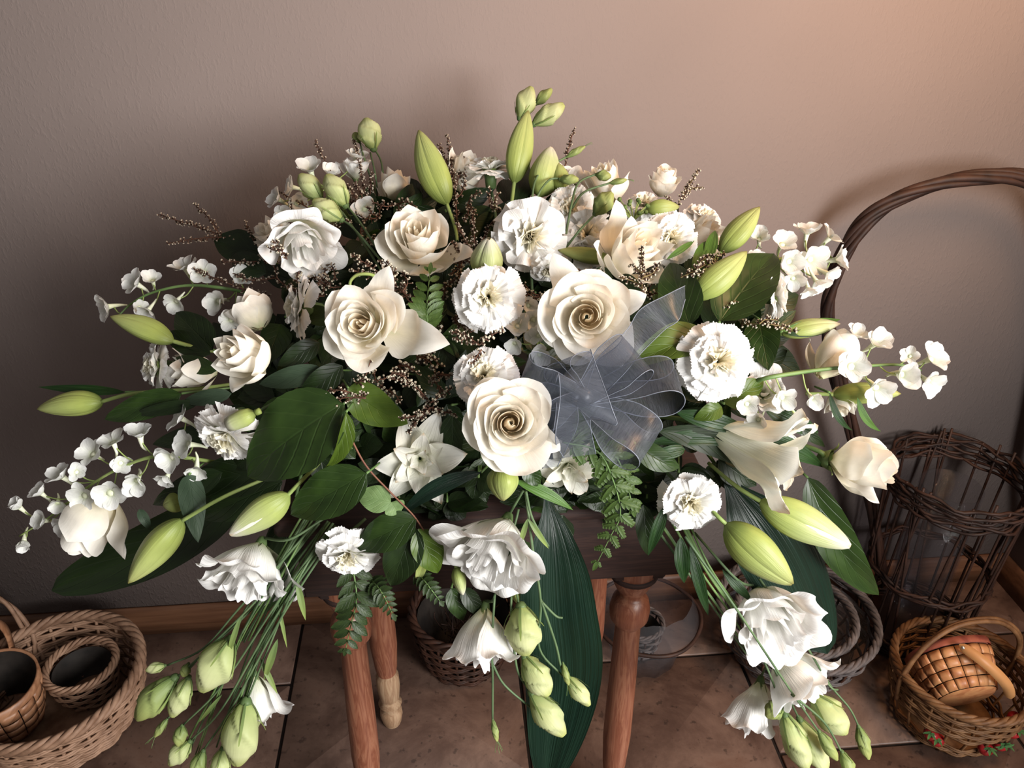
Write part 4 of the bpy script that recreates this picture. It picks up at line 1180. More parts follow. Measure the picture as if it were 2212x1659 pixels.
mesh('calyx', (V*np.array((44*.9/FPX, 44*.9/FPX, L10)))@R10.T+Q(556, 890, -.02), Fc, M['budtip'], c10_, uv)
carnation(750, 1212, 68, (-.10, -.75, .6), 'white carnation hanging low at left of centre before the table', -.01, 11, stem=[(790, 1120, .05)])
carnation(1494, 1092, 68, (.15, -.35, .9), 'white carnation low at the right before the table corner', -.01, 12, stem=[(1440, 1020, .05)])
carnation(1688, 640, 58, (.95, .05, .15), 'white carnation in profile behind the big leaf at upper right', .02, 13, stem=[(1600, 640, .03)])
carnation(628, 662, 66, (-.95, .10, .35), 'white carnation in profile, fanned to the left, between the two left roses', .02, 14)
carnation(322, 792, 58, (-.8, .0, .45), 'shaded white carnation at the far left above the long leaves', .05, 15)
carnation(1270, 500, 66, (.1, .35, .9), 'full white carnation under the bud stems, left of the peach-cream rose', .03, 16)
carnation(1185, 590, 40, (.0, -.8, .5), 'small white carnation peeping out under the large upper one', .03, 17)

# ------------------------------------------------------------------ lisianthus blooms
lisianthus(655, 525, 84, (.22, -.62, .75), 'ruffled white bloom at upper left in front of a rose', -.01, 1, n=17, L=1.45, openness=.9)
lisianthus(545, 1240, 98, (-.25, -.85, .55), 'white bell-shaped bloom hanging at lower left with a green base', -.01, 2, n=16, L=1.35, stem=[(625, 1165, .0), (700, 1120, .03)])
lisianthus(1068, 1190, 108, (-.30, -.75, .60), 'large ruffled white bloom hanging in the middle below the roses', -.02, 3, n=18, L=1.45, flare=1.15, stem=[(1130, 1060, .02)])
lisianthus(1040, 1388, 80, (-.10, -1.0, .25), 'white bell bloom hanging straight down, lower centre', .0, 4, L=1.75, n=10, stem=[(1068, 1290), (1080, 1200, .03)])
lisianthus(1664, 1335, 98, (.28, -.60, .80), 'white ruffled bloom in the right cascade just below the open buds', -.01, 5, n=17, L=1.65, stem=[(1590, 1250), (1500, 1150, .04)])
lisianthus(1724, 1466, 86, (.55, -.70, .40), 'white bloom second from the top of the right cascade', .0, 6, L=1.5, n=14, stem=[(1640, 1390)])
lisianthus(1632, 1538, 66, (-.15, -.95, .1), 'faded white bloom hanging behind the right cascade near the floor', .04, 7, L=1.9, n=8, stem=[(1660, 1430, .03)])
lisianthus(555, 1518, 62, (.10, -1.0, .1), 'white bloom half hidden behind the left cascade of stems', .03, 8, L=1.8, n=9)
lisianthus(765, 360, 44, (-.1, .85, .3), 'small white bloom at the back left behind brown twigs', .08, 9, L=1.2, n=9)
lisianthus(1232, 385, 34, (.3, .5, .6), 'small white bloom beside the paired green buds at the top', .06, 10, L=1.2, n=8)
lisianthus(1650, 845, 50, (.1, .3, .9), 'small white bloom under the thick florets stem at right', .02, 11, L=1.1, n=10)
lisianthus(1260, 545, 42, (.3, -.3, .9), 'greenish white bloom tucked under the carnation near the peach rose', .05, 12, L=1.1, n=10)

# ------------------------------------------------------------------ open lilies
open_lily(905, 1000, 108, (-.05, -.20, 1), 'double white lily in shade below the dried twigs, left of centre', .05, 1, layers=((6, .25, 1.0, .62, .55), (6, .75, .72, .46, .7), (5, 1.15, .5, .36, .6)))
open_lily(1228, 1022, 84, (.05, -.50, .9), 'double white lily under the fern at the right of the low rose', .03, 2, layers=((6, .3, 1.0, .55, .7), (6, .8, .8, .42, .6), (4, 1.2, .55, .3, .5)))
# big trumpet lily opening to the lower right: petals reach from a narrow base
Zl = D(1640, 970)-.01
bl = P(1524, 922, Zl+.02)
root = empty('lily', bl, 'half-open white trumpet lily pointing right with curled brown-edged tips', 'lily')
fl_dir = nrm(P(1700, 1000, Zl-.01)-bl); Rl = frame(fl_dir, .4); Ls = np.linalg.norm(P(1758, 1016, Zl-.01)-bl)
rd = random.Random(4)
for k in range(7):
    nu, nv = 11, 18
    u, v = np.meshgrid(np.linspace(-1, 1, nu), np.linspace(0, 1, nv))
    a = 2*math.pi*k/7+u*(.62*np.sin(math.pi*np.clip(v*.9+.08, 0, 1))**.8)
    Lk = rd.uniform(.86, 1.08); rec = rd.uniform(.10, .46)
    r = .04+.25*np.sin(np.minimum(v*1.25, 1)*math.pi/2)*(.75 if k % 2 else 1)+rec*smooth(v, .55, 1)**1.2+.03*np.sin(v*16+u*3+k)*np.abs(u)*v
    z = v*Lk-rec*.45*smooth(v, .7, 1)-.05*u*u*v
    V = np.stack([r*np.cos(a), r*np.sin(a), z], -1).reshape(-1, 3)*Ls
    mesh('petal', V@Rl.T+bl, grid_faces(nu, nv), M['lily'], root, np.stack([(u+1)/2, v], -1).reshape(-1, 2))
for k in range(4):
    V, Fc, uv = blade(k*1.57, .55, .22, 1.0, 'ovate', .5, .2, .12, 9, 9, 12, k)
    mesh('petal', (V*Ls+np.array((0, 0, .52*Ls)))@Rl.T+bl, Fc, M['lily'], root, uv)
stem_part(root, [bl+fl_dir*.005, Q(1470, 905, .05), Q(1400, 900, .1)], .0032, 'stem')

# ------------------------------------------------------------------ lily buds
LB = [
 ((966, 442), (905, 281), 66, 'tallest plump green lily bud at the back left of centre', .05, 0, 'bud', 0, [(985, 500, .07), (990, 560, .1)]),
 ((1110, 396), (1141, 239), 55, 'slim green lily bud standing highest at the top centre', .04, 0, 'bud', 0, [(1105, 440, .05), (1095, 520, .09)]),
 ((1165, 425), (1190, 318), 66, 'green lily bud right of the highest one, starting to open', .05, 0, 'budtip', .12, [(1150, 480, .08)]),
 ((1212, 415), (1205, 352), 44, 'short yellow-green lily bud tucked beside its taller neighbour at the top', .04, 0, 'bud', .1, [(1195, 450, .06)]),
 ((1050, 600), (1056, 515), 68, 'opening green and cream lily bud right behind the yellow-hearted carnation', .01, -.035, 'budtip', .15, [(1050, 640, .06)]),
 ((1557, 545), (1641, 447), 52, 'green lily bud pointing up to the right at the right edge', .02, 0, 'bud', 0, [(1500, 610, .06)]),
 ((1497, 645), (1613, 543), 62, 'green lily bud just below the upward pointing one at right', .0, 0, 'bud', 0, [(1450, 680, .06)]),
 ((375, 738), (238, 684), 50, 'green lily bud at the upper left under the white florets', .03, 0, 'bud', 0, [(430, 752, .05), (520, 770, .1)]),
 ((222, 868), (80, 884), 54, 'dull green lily bud at the far left below a narrow leaf', .05, 0, 'bud', 0, [(290, 850, .05), (420, 840, .08), (500, 830, .1)]),
 ((393, 1122), (277, 1260), 66, 'smooth yellow-green lily bud on a long stem at lower left', .0, -.01, 'bud', 0, [(480, 1075, .01), (570, 1035, .05)]),
 ((625, 1068), (497, 1155), 66, 'yellow-green lily bud with a split tip under the big left leaves', -.01, -.01, 'budtip', .14, [(655, 1035, .0), (690, 1000, .06)]),
 ((1642, 1083), (1836, 1180), 80, 'long green lily bud showing a white tip at lower right', -.02, -.01, 'budtip', .14, [(1590, 1050, .0), (1530, 1000, .05)]),
 ((1568, 1132), (1712, 1262), 86, 'fat green lily bud hanging over the long ribbed leaf at right', -.03, -.01, 'bud', .08, [(1545, 1110, -.02), (1500, 1060, .03)]),
 ((1084, 1008), (1087, 1082), 68, 'short green lily bud hanging under the low centre rose', -.02, 0, 'bud', .05, [(1085, 990, .0), (1090, 950, .05)]),
 ((1800, 852), (1946, 851), 46, 'green lily bud lying flat under the far right florets', .04, 0, 'bud', 0, [(1740, 850, .06)]),
 ((1690, 722), (1815, 700), 40, 'pale green lily bud beneath a narrow leaf at the right', .03, 0, 'budtip', 0, [(1650, 720, .05)]),
 ((1395, 452), (1468, 447), 34, 'small yellow-green lily bud behind the bright upper right carnation', .04, 0, 'bud', 0, [(1370, 470, .06)]),
 ((402, 1078), (352, 1092), 44, 'dull brown-green lily bud in the shade at lower left', .05, 0, 'bud', 0, [(450, 1060, .06)]),
 ((1320, 562), (1205, 540), 34, 'narrow green lily bud lying under the peach-cream rose', .03, 0, 'bud', 0, [(1360, 570, .05)]),
 ((985, 1225), (1000, 1285), 30, 'small green-white lily bud beside the large hanging bloom', .02, 0, 'budtip', .15, [(975, 1170, .04)]),
 ((1116, 1262), (1130, 1310), 36, 'small green lily bud just under the large hanging bloom', .03, 0, 'bud', 0, [(1110, 1200, .04)]),
]
for k, (b, t, w, lab, off, to, m, op, st) in enumerate(LB):
    lily_bud(b, t, w, lab, off, to, m, op, st, roll=.3+k*.4, seed=k)

# ------------------------------------------------------------------ lisianthus bud sprays
lisi_spray('pale lisianthus bud with a tiny side bud, top left', [[(832, 420, .08), (828, 380), (822, 345), (806, 318)], [(815, 440, .08), (812, 385), (800, 330)], [(815, 425, .08), (788, 345), (778, 310)]],
           [(808, 325, 790, 256, 52, 'lbud'), (777, 308, 765, 286, 22, 'lbud_g')], .07)
lisi_spray('three fat cream-green buds on long stems at the upper left', [[(850, 600, .06), (810, 530), (770, 470), (745, 440)], [(860, 610, .06), (800, 535), (760, 490), (737, 474)], [(840, 610, .06), (740, 460, .02), (700, 440, .02)]],
           [(748, 447, 706, 378, 54, 'lbud'), (740, 476, 676, 434, 46, 'lbud'), (694, 432, 648, 377, 48, 'lbud')], .01, seed=5)
lisi_spray('group of three pale buds standing at the very top', [[(1150, 420, .05), (1140, 330, .04), (1128, 250)], [(1130, 300, .04), (1140, 245), (1158, 222)], [(1135, 330, .04), (1140, 290), (1154, 268)]],
           [(1122, 258, 1148, 188, 44, 'lbud'), (1156, 226, 1192, 192, 24, 'lbud_g'), (1151, 270, 1218, 226, 42, 'lbud')], .05, seed=9)
lisi_spray('thin arching green stems with closed pointed buds, top right of centre', [[(1165, 470, .05), (1150, 430), (1165, 375), (1225, 338)], [(1168, 480, .05), (1160, 430), (1185, 390), (1212, 385)], [(1220, 520, .04), (1235, 440), (1250, 395), (1290, 375)], [(1235, 450, .02), (1262, 415), (1318, 395)], [(1215, 545, .04), (1250, 500), (1286, 462)]],
           [(1222, 340, 1264, 316, 15, 'lbud_g', 2), (1208, 387, 1250, 388, 24, 'lbud_g'), (1286, 377, 1320, 382, 24, 'lbud_g'), (1316, 396, 1354, 388, 14, 'lbud_g', 3), (1284, 464, 1322, 416, 42, 'lbud_g')], -.0, seed=14)
# left cascade
cas = [((500, 1378), (436, 1492), 78, 'lbud'), ((358, 1437), (315, 1448), 24, 'lbud'), ((380, 1462), (296, 1552), 66, 'lbud_g'), ((408, 1462), (372, 1548), 46, 'lbud'), ((362, 1552), (334, 1592), 18, 'lbud_g'),
       ((532, 1512), (512, 1652), 84, 'lbud'), ((394, 1566), (384, 1612), 30, 'lbud_g'), ((412, 1600), (366, 1652), 40, 'lbud'), ((482, 1615), (468, 1700), 44, 'lbud'), ((440, 1620), (415, 1690), 34, 'lbud_g'), ((408, 1432), (395, 1462), 22, 'lbud_g')]
lfirst = [
 ('left cascade branch with a fat drooping bud beside the large pale basket', [[(700, 1110, .05), (620, 1200), (540, 1300), (505, 1376)], [(640, 1180, .04), (520, 1310), (440, 1400), (362, 1437)]], [0, 1, 10]),
 ('left cascade branch ending in dull green buds close to the willow basket', [[(690, 1130, .05), (560, 1290), (450, 1400), (400, 1455)], [(700, 1140, .05), (560, 1300, .01), (430, 1420), (385, 1460)], [(400, 1500), (385, 1530), (362, 1552)]], [2, 3, 4]),
 ('left cascade branch with the lowest long pale bud', [[(700, 1160, .05), (640, 1260), (580, 1400), (535, 1510)], [(690, 1150, .05), (600, 1330), (500, 1520), (484, 1614)]], [5, 8]),
 ('left cascade branch with small buds cut off by the bottom edge', [[(720, 1130, .05), (600, 1300), (480, 1480), (396, 1566)], [(720, 1150, .05), (590, 1340), (480, 1530), (412, 1600)], [(720, 1160, .05), (610, 1330), (500, 1530), (440, 1620)]], [6, 7, 9]),
]
for k, (lab, st, ix) in enumerate(lfirst):
    lisi_spray(lab, st, [(*cas[i][0], *cas[i][1], cas[i][2], cas[i][3], 4 if i == 4 else 0) for i in ix], -.005*k, seed=30+k*4)
rd = random.Random(8)
root = empty('stem_bundle', Q(690, 1140, .03), 'bundle of bare blue-green stems running down the left cascade', 'stems')
for k in range(17):
    s = rd.uniform(-1, 1); e = rd.uniform(.35, 1.0)
    p0 = (700+40*s, 1120+25*s, .05); p1 = (615+28*s+rd.uniform(-8, 8), 1250+18*s, .005+rd.uniform(-.01, .01)); p2 = (545+34*s+rd.uniform(-12, 12), 1390+14*s, 0.0+rd.uniform(-.01, .01)); p3 = (455+60*s, 1600+30*rd.random(), .0)
    pts = [p0, p1, p2]+([p3] if e > .6 else [])
    stem_part(root, [Q(*p) for p in pts], rd.uniform(.0011, .0019), rd.choice(['stem_b', 'stem_b', 'stem']))
for (b, t, w) in (((520, 1330), (490, 1420), 12), ((600, 1300), (620, 1400), 8), ((560, 1420), (600, 1500), 12), ((480, 1500), (430, 1560), 9), ((600, 1380), (570, 1470), 16), ((640, 1250), (660, 1340), 14)):
    leaf_geo(root, Q(*b, -.005), Q(*t, -.01), w, 'calyx', 'lance', .08)
# centre cascade
lisi_spray('centre cascade of two fat pale buds hanging one below the other', [[(1120, 1100, .03), (1100, 1200), (1120, 1300)], [(1110, 1220, .02), (1105, 1330), (1130, 1412)]],
           [(1125, 1305, 1136, 1415, 80, 'lbud'), (1132, 1415, 1184, 1502, 62, 'lbud')], -.01, seed=50)
lisi_spray('centre cascade stem forking to a long striped bud and a tiny closed one', [[(1068, 1290, .02), (1062, 1400), (1064, 1450), (1064, 1556)], [(1064, 1435), (1090, 1480), (1148, 1530)], [(1110, 1400), (1120, 1455), (1148, 1496)]],
           [(1146, 1494, 1218, 1588, 60, 'lbud'), (1064, 1552, 1074, 1602, 15, 'lbud_g', 4)], -.02, seed=54)
lisi_spray('thin stems hanging over the broad central leaf with two small buds', [[(1135, 1060, .02), (1150, 1180), (1168, 1300), (1165, 1400), (1215, 1460)], [(1168, 1295), (1200, 1390), (1212, 1440), (1228, 1468)], [(1170, 1300), (1200, 1330), (1215, 1335)], [(1136, 1062), (1150, 1120), (1185, 1180)]],
           [(1226, 1462, 1273, 1524, 38, 'lbud'), (1216, 1432, 1228, 1480, 16, 'lbud_g', 3)], -.03, seed=58, leaves=[((1140, 1120), (1185, 1185), 12), ((1140, 1120), (1122, 1180), 12)])
# right cascade
lisi_spray('right cascade branch with two green buds cut off by the bottom edge', [[(1610, 1350, .03), (1660, 1450), (1694, 1545)], [(1640, 1380, .03), (1690, 1480), (1728, 1556)]],
           [(1694, 1540, 1742, 1662, 60, 'lbud'), (1726, 1552, 1785, 1670, 50, 'lbud'), (1690, 1520, 1655, 1548, 40, 'lbud_g')], -.01, seed=62)
lisi_spray('right cascade bud, fat and pale, hanging under the second bloom', [[(1680, 1400, .02), (1740, 1470), (1760, 1505)]], [(1756, 1500, 1826, 1584, 70, 'lbud')], .01, seed=66)
lisi_spray('right cascade long bare stem with a small pointed bud at its end', [[(1640, 1250, .03), (1720, 1360), (1790, 1475, .01), (1835, 1530), (1856, 1572)], [(1760, 1440, .02), (1795, 1485), (1810, 1490)]], [(1854, 1568, 1876, 1640, 30, 'lbud_g')], .0, seed=68)
lisi_spray('right cascade dark stem crossing the white blooms to two narrow buds', [[(1480, 1160, .03), (1580, 1300), (1650, 1405), (1700, 1480), (1770, 1582)], [(1710, 1500), (1780, 1560), (1820, 1628)]],
           [(1768, 1578, 1808, 1642, 28, 'lbud_g'), (1818, 1622, 1842, 1680, 30, 'lbud_g')], -.05, seed=72)
root = empty('stem_bundle', Q(1450, 1130, .03), 'bare green stems sloping down to the right cascade', 'stems')
for k in range(11):
    s = rd.uniform(-1, 1)
    p0 = (1440+35*s, 1110-15*s, .05); p1 = (1510+22*s, 1230-10*s, 0.0); p2 = (1580+20*s, 1330-10*s, .02); p3 = (1640+16*s, 1430, .03)
    stem_part(root, [Q(*p) for p in ([p0, p1, p2, p3] if k % 2 else [p0, p1, p2])], rd.uniform(.0013, .0021), rd.choice(['stem_b', 'stem']))
for (b, t, w) in (((1470, 1160), (1478, 1260), 34), ((1560, 1230), (1625, 1300), 22), ((1490, 1180), (1530, 1330), 26), ((1440, 1090), (1400, 1200), 26)):
    leaf_geo(root, Q(*b, .01), Q(*t, .0), w, 'lance', 'lance', .08)

# ------------------------------------------------------------------ delphinium spikes
delphinium('long spike of white florets reaching the far lower left corner', [(480, 1000, .08), (350, 985), (262, 1010), (190, 1052), (110, 1115), (42, 1158)],
  [(45, 1098, 25, (-.3, .6, .5)), (52, 1166, 24, (.2, -.7, .5)), (92, 1068, 24, (-.4, .6, .5)), (98, 1125, 24, None), (138, 1032, 30, (-.4, .6, .6)), (125, 1085, 24, None), (184, 1070, 30, (-.1, -.3, 1)), (238, 1064, 34, (.2, -.3, 1)),
   (152, 1135, 34, (-.4, -.4, 1)), (297, 1036, 32, (.1, -.5, .9)), (202, 982, 30, (-.3, .5, .8)), (245, 958, 30, (-.1, .8, .5)), (303, 945, 32, (.1, .8, .5)), (372, 985, 34, (-.3, -.3, .9)), (362, 1028, 26, (-.2, -.8, .5)), (410, 960, 34, (-.5, .1, .8)), (425, 1008, 28, (.1, -.8, .5)), (395, 905, 30, (-.4, .3, .3)), (260, 1000, 22, None), (165, 1020, 20, None)], .02, 1, closed=(0, 1))
delphinium('curved spike of shaded white florets at the upper left', [(560, 640, .08), (480, 622), (400, 617), (330, 632), (285, 655), (258, 680)],
  [(236, 662, 30, (-.5, -.2, .6)), (298, 615, 30, (-.3, .3, .6)), (330, 608, 24, (.1, .4, .6)), (402, 582, 30, (-.2, .6, .4)), (382, 650, 26, (-.1, -.6, .8)), (322, 668, 24, (-.2, -.7, .6)), (474, 650, 32, (-.2, -.3, 1)), (440, 590, 28, None), (300, 665, 18, None), (500, 690, 26, None), (520, 600, 26, None)], .07, 2, m='stem')
delphinium('white florets at the top left behind the cream buds', [(760, 480, .08), (720, 420), (680, 390), (655, 345)],
  [(672, 372, 32, (-.1, .6, .6)), (634, 405, 26, (-.8, .1, .4)), (604, 432, 26, (-.6, .3, .6)), (640, 440, 26, None), (712, 380, 24, (.3, .6, .5)), (788, 452, 30, (.1, -.1, 1)), (770, 345, 28, (.2, .8, .4)), (612, 462, 22, None)], .07, 3)
delphinium('cluster of white florets at the upper right beside the vine handle', [(1600, 600, .08), (1660, 570), (1720, 550), (1780, 548), (1805, 565)],
  [(1742, 508, 30, (.0, .8, .5)), (1790, 516, 28, (.6, .6, .5)), (1803, 562, 30, (.8, .1, .5)), (1640, 518, 26, (-.2, .5, .8)), (1688, 530, 30, (.1, .5, .8)), (1702, 565, 32, (0, -.2, 1)), (1748, 560, 34, (.2, -.2, 1)), (1762, 606, 28, (.3, -.8, .5)), (1712, 600, 26, (-.1, -.6, .8)), (1745, 620, 22, (.1, -.9, .3)), (1785, 590, 26, (.6, -.5, .6)), (1625, 565, 26, None), (1660, 600, 28, None)], .03, 4)
delphinium('outstretched spike of white florets at the far right, a pair at its tip', [(1600, 840, .08), (1650, 818), (1760, 800), (1850, 792), (1940, 788), (1990, 800)],
  [(1848, 728, 26, (.2, .7, .6)), (1888, 744, 34, (.2, .4, .8)), (1836, 792, 38, (0, 0, 1)), (1945, 808, 40, (.1, -.1, 1)), (2008, 776, 34, (.4, .4, .9)), (2002, 822, 32, (.3, -.5, .8)), (1890, 836, 36, (.1, -.5, .8)), (1752, 858, 26, (.1, -.5, .9)), (1688, 858, 28, (.1, -.3, .9)), (1612, 872, 26, None), (1720, 900, 26, (.2, -.6, .6)), (1640, 905, 26, None), (1965, 770, 18, None)], .0, 5, m='stem', sr=.0032)
delphinium('shaded greenish white florets beside the yellow-hearted carnation', [(1190, 760, .1), (1150, 730), (1120, 690)],
  [(1118, 705, 28, (.0, .2, 1)), (1152, 690, 26, None), (1165, 725, 26, None), (1112, 740, 24, None), (1165, 765, 26, (.2, -.3, 1)), (1140, 660, 22, None)], .05, 6)

# ------------------------------------------------------------------ grey-white organza bow
s = NT('organza')
tB = s.add('ShaderNodeBsdfTransparent'); tB.inputs[0].default_value = (.82, .84, .9, 1)
s.b.inputs['Base Color'].default_value = (.10, .11, .13, 1); s.b.inputs['Roughness'].default_value = .32; s.b.inputs['Specular IOR Level'].default_value = .7
uvn = s.add('ShaderNodeUVMap'); wv = s.add('ShaderNodeTexNoise', Scale=1.0, Detail=2.0); mpn = s.add('ShaderNodeMapping'); mpn.inputs['Scale'].default_value = (3, 160, 1)
s.link(uvn.outputs[0], mpn.inputs[0]); s.link(mpn.outputs[0], wv.inputs[0])
mr = s.add('ShaderNodeMapRange', From_Min=.3, From_Max=.7, To_Min=.48, To_Max=.78); s.link(wv.outputs[0], mr.inputs[0])
mx = s.add('ShaderNodeMixShader'); s.link(mr.outputs[0], mx.inputs[0]); s.link(s.b.outputs[0], mx.inputs[1]); s.link(tB.outputs[0], mx.inputs[2]); s.link(mx.outputs[0], s.out.inputs[0])
M['organza'] = s.m
M['edge'] = simple('ribbon_edge', (.11, .125, .15), (.2, .22, .27), .5, 80)
bow = empty('ribbon_bow', Q(1255, 870, -.02), 'sheer grey organza ribbon bow in the middle, between the two open roses', 'ribbon')
def ribbon(pts, name='loop', n=10):
    """pts: (px,py,dz, half width vector in px: wx, wy, wz(metres))"""
    base = np.array([Q(p[0], p[1], -.045+p[2]) for p in pts])
    wv_ = np.array([(RIGHT*p[3]-UP*p[4])*(.9/FPX)+FWD*p[5] for p in pts])
    c_ = catmull(base, n); w_ = catmull(wv_, n)
    nu = 7
    u = np.linspace(-1, 1, nu)
    V = c_[:, None, :]+w_[:, None, :]*u[None, :, None]
    sg = np.linspace(0, 1, len(c_))
    V = V+FWD*((.0015*np.sin(sg*22)[:, None]*u[None, :]))[..., None]
    uv = np.stack(np.broadcast_arrays((u[None, :]+1)/2, sg[:, None]), -1).reshape(-1, 2)
    o = mesh(name, V.reshape(-1, 3), grid_faces(nu, len(c_)), M['organza'], bow, uv)
    parts = [tube(V[:, 0], .0006, 4), tube(V[:, -1], .0006, 4)]
    Ve, Fe, ue = join(parts); mesh('wired_edge', Ve, Fe, M['edge'], o, ue)
KN = Q(1258, 858, -.035)
def loop(ang, L, hw, phi, T, dz=0.0, droop=0.0, twist=0.0):
    """one bow loop: out from the knot and back again"""
    d = RIGHT*math.cos(ang)+UP*math.sin(ang); pp = -RIGHT*math.sin(ang)+UP*math.cos(ang)
    n = 34; sg = np.linspace(0, 1, n); nu = 9; u = np.linspace(-1, 1, nu)
    V = np.zeros((n, nu, 3))
    for i, t in enumerate(sg):
        ph = phi+twist*math.sin(math.pi*t)
        W = pp*math.cos(ph)+FWD*math.sin(ph); N = -pp*math.sin(ph)+FWD*math.cos(ph)
        x = L*math.sin(math.pi*t)**.85; y = T*math.sin(2*math.pi*t)*(.6+.4*math.sin(math.pi*t))
        w = hw*(.45+.55*min(1, math.sin(math.pi*t)*2.0))
        for j, q in enumerate(u):
            V[i, j] = KN+FWD*(dz+.012)+d*x+N*(-y+.0012*math.sin(q*4+t*9))+W*(w*q)-np.array((0, 0, droop*math.sin(math.pi*t)))
    uv = np.stack(np.broadcast_arrays((u[None, :]+1)/2, sg[:, None]), -1).reshape(-1, 2)
    o = mesh('loop', V.reshape(-1, 3), grid_faces(nu, n), M['organza'], bow, uv)
    Ve, Fe, ue = join([tube(V[:, 0], .0006, 4), tube(V[:, -1], .0006, 4)]); mesh('wired_edge', Ve, Fe, M['edge'], o, ue)
R_ = math.radians
loop(R_(160), .070, .026, .45, .020, .004)
loop(R_(196), .052, .022, .75, .018, .010)
loop(R_(112), .046, .024, .9, .020, .010)
loop(R_(38), .078, .027, .35, .022, -.004)
loop(R_(8), .110, .026, .70, .024, .004)
loop(R_(-38), .094, .028, .50, .024, .0)
ribbon([(1238, 790, -.012, 36, -34, .004), (1262, 840, -.022, 52, 30, .0), (1270, 890, -.020, 56, 26, .0), (1238, 925, -.012, 36, -22, .0), (1252, 985, .0, 34, -4, .0)], 'tail')
ribbon([(1262, 860, .02, 20, 14, .0), (1320, 790, .02, 26, 18, .0), (1372, 735, .01, 18, 22, .0), (1410, 690, -.005, 26, 22, .0), (1452, 664, -.015, 14, 26, .0), (1480, 632, -.01, 2, 14, .004)], 'tail')
ribbon([(1225, 872, .01, 22, 2, .0), (1222, 920, .005, 24, 0, .0), (1205, 965, .01, 22, -4, .0), (1188, 1010, .015, 16, -2, .0)], 'tail')
V, Fc, uv = lathe([(.0005, -.012), (.008, -.009), (.011, 0), (.008, .009), (.0005, .012)], KN, frame(vdir(.6, .4, .3)), 14)
mesh('knot', V, Fc, M['organza'], bow, uv)

# tight green flower buds beside the peach-cream rose
root = empty('green_bud_cluster', Q(1370, 480, .02), 'umbel of tiny green round buds on green stalks above the peach-cream rose', 'flower buds')
rd = random.Random(3)
for k in range(16):
    x, y = 1362+rd.uniform(-28, 38), 444+rd.uniform(-14, 18)
    c_ = Q(x, y, .0+rd.uniform(-.008, .008))
    V, Fc, uv = lathe([(.0002, -.0030), (.0022, -.0020), (.0032, .0002), (.0022, .0026), (.0004, .0032)], c_, frame(vdir(rd.uniform(-1, 1), rd.uniform(-.5, 1), 1)), 10)
    mesh('bud', V, Fc, M['lbud_g'], root, uv)
    stem_part(root, [c_, (c_+Q(1368, 480, .02))/2+np.array((0, 0, .003)), Q(1368, 480, .02)], .0008, 'stem_l', 'stalk', 4)
stem_part(root, [Q(1368, 480, .02), Q(1360, 520, .05)], .002, 'stem')
root = empty('curled_tendril', Q(775, 612, -.02), 'curled bright green stem end arching over the top of the large left rose', 'stem')
stem_part(root, [Q(815, 598, -.01), Q(795, 592, -.035), Q(772, 594, -.045), Q(758, 606, -.045), Q(757, 618, -.04), Q(768, 622, -.035)], .0022, 'stem_l')
LAND = [((785, 700), 'the large left rose'), ((1268, 684), 'the open centre right rose'), ((1102, 914), 'the low centre rose'), ((905, 522), 'the upward tilted rose'), ((530, 768), 'the half-open left rose'), ((1368, 545), 'the peach-cream rose'),
        ((1055, 640), 'the yellow-hearted carnation'), ((1558, 780), 'the bright right carnation'), ((650, 520), 'the ruffled upper left bloom'), ((1147, 512), 'the large upper carnation'), ((905, 1000), 'the shaded double lily'),
        ((650, 950), 'the huge dark leaf'), ((1340, 850), 'the ribbon bow'), ((1600, 640), 'the big upper right leaf'), ((1640, 970), 'the trumpet lily'), ((1228, 1022), 'the double lily under the fern'), ((1350, 1020), 'the fern fronds')]
def near(x, y):
    return min(LAND, key=lambda q: (q[0][0]-x)**2+(q[0][1]-y)**2)[1]
# ------------------------------------------------------------------ leaves
def L_(b, t, w, **k): return dict(b=b, t=t, w=w, **k)
sprig('huge dark green leaf at left of centre with a folded bright tip', [L_((742, 872, .0), (535, 1030, -.01), 185, m='leaf', bend=.10, fold=.05, serr=.03, nu=13, nv=28, lean=(-.1, .3))], [(742, 872, .0), (770, 850, .04)], .0)
sprig('narrow bright green folded leaf edge beside the huge dark leaf', [L_((748, 890), (700, 1012), 44, m='leaf_br', bend=.12, fold=.5, lean=(.7, 0), serr=.05)], [(748, 890), (762, 870, .03)], -.012)
sprig('bright green curled leaf under the large left rose', [L_((752, 838), (880, 915), 88, m='leaf_br', bend=-.10, fold=.1, side_bend=.05, tipcurl=.05, serr=.03, nv=22)], [(752, 838), (740, 820, .04)], .02)
sprig('broad mid-green leaf below the huge dark leaf', [L_((792, 1022), (628, 1112), 112, m='leaf', bend=.06, fold=.14, serr=.03, nv=24)], [(792, 1022), (820, 1000, .04)], -.01)
sprig('reddish twig with pale and dark round leaves below the shaded lily', [L_((845, 1085), (770, 1068), 62, m='leaf_pale', bend=.08), L_((845, 1085), (862, 1110), 50, m='leaf_pale'), L_((900, 1120), (768, 1184), 84, m='leaf', serr=.03), L_((905, 1142), (945, 1238), 72, m='leaf_br', bend=.08), L_((895, 1135), (845, 1265), 86, m='leaf_dk'), L_((830, 1120), (790, 1190), 50, m='leaf_dk')],
      [(752, 935, .0), (790, 1005), (840, 1060), (890, 1110), (915, 1145)], .0, stemm='stem_r', sr=.0013)
sprig('large leaf at upper right, point up, lit from the right', [L_((1555, 695), (1672, 548), 128, m='leaf', bend=.06, fold=.16, serr=.02, lean=(-.2, 0), nv=24)], [(1555, 695), (1520, 720, .05)], .0)
sprig('broad green leaf behind the thin upright ribbon tail', [L_((1490, 705), (1447, 568), 98, m='leaf', bend=.08, fold=.12, serr=.03, nv=24)], [(1490, 705), (1480, 740, .05)], .0)
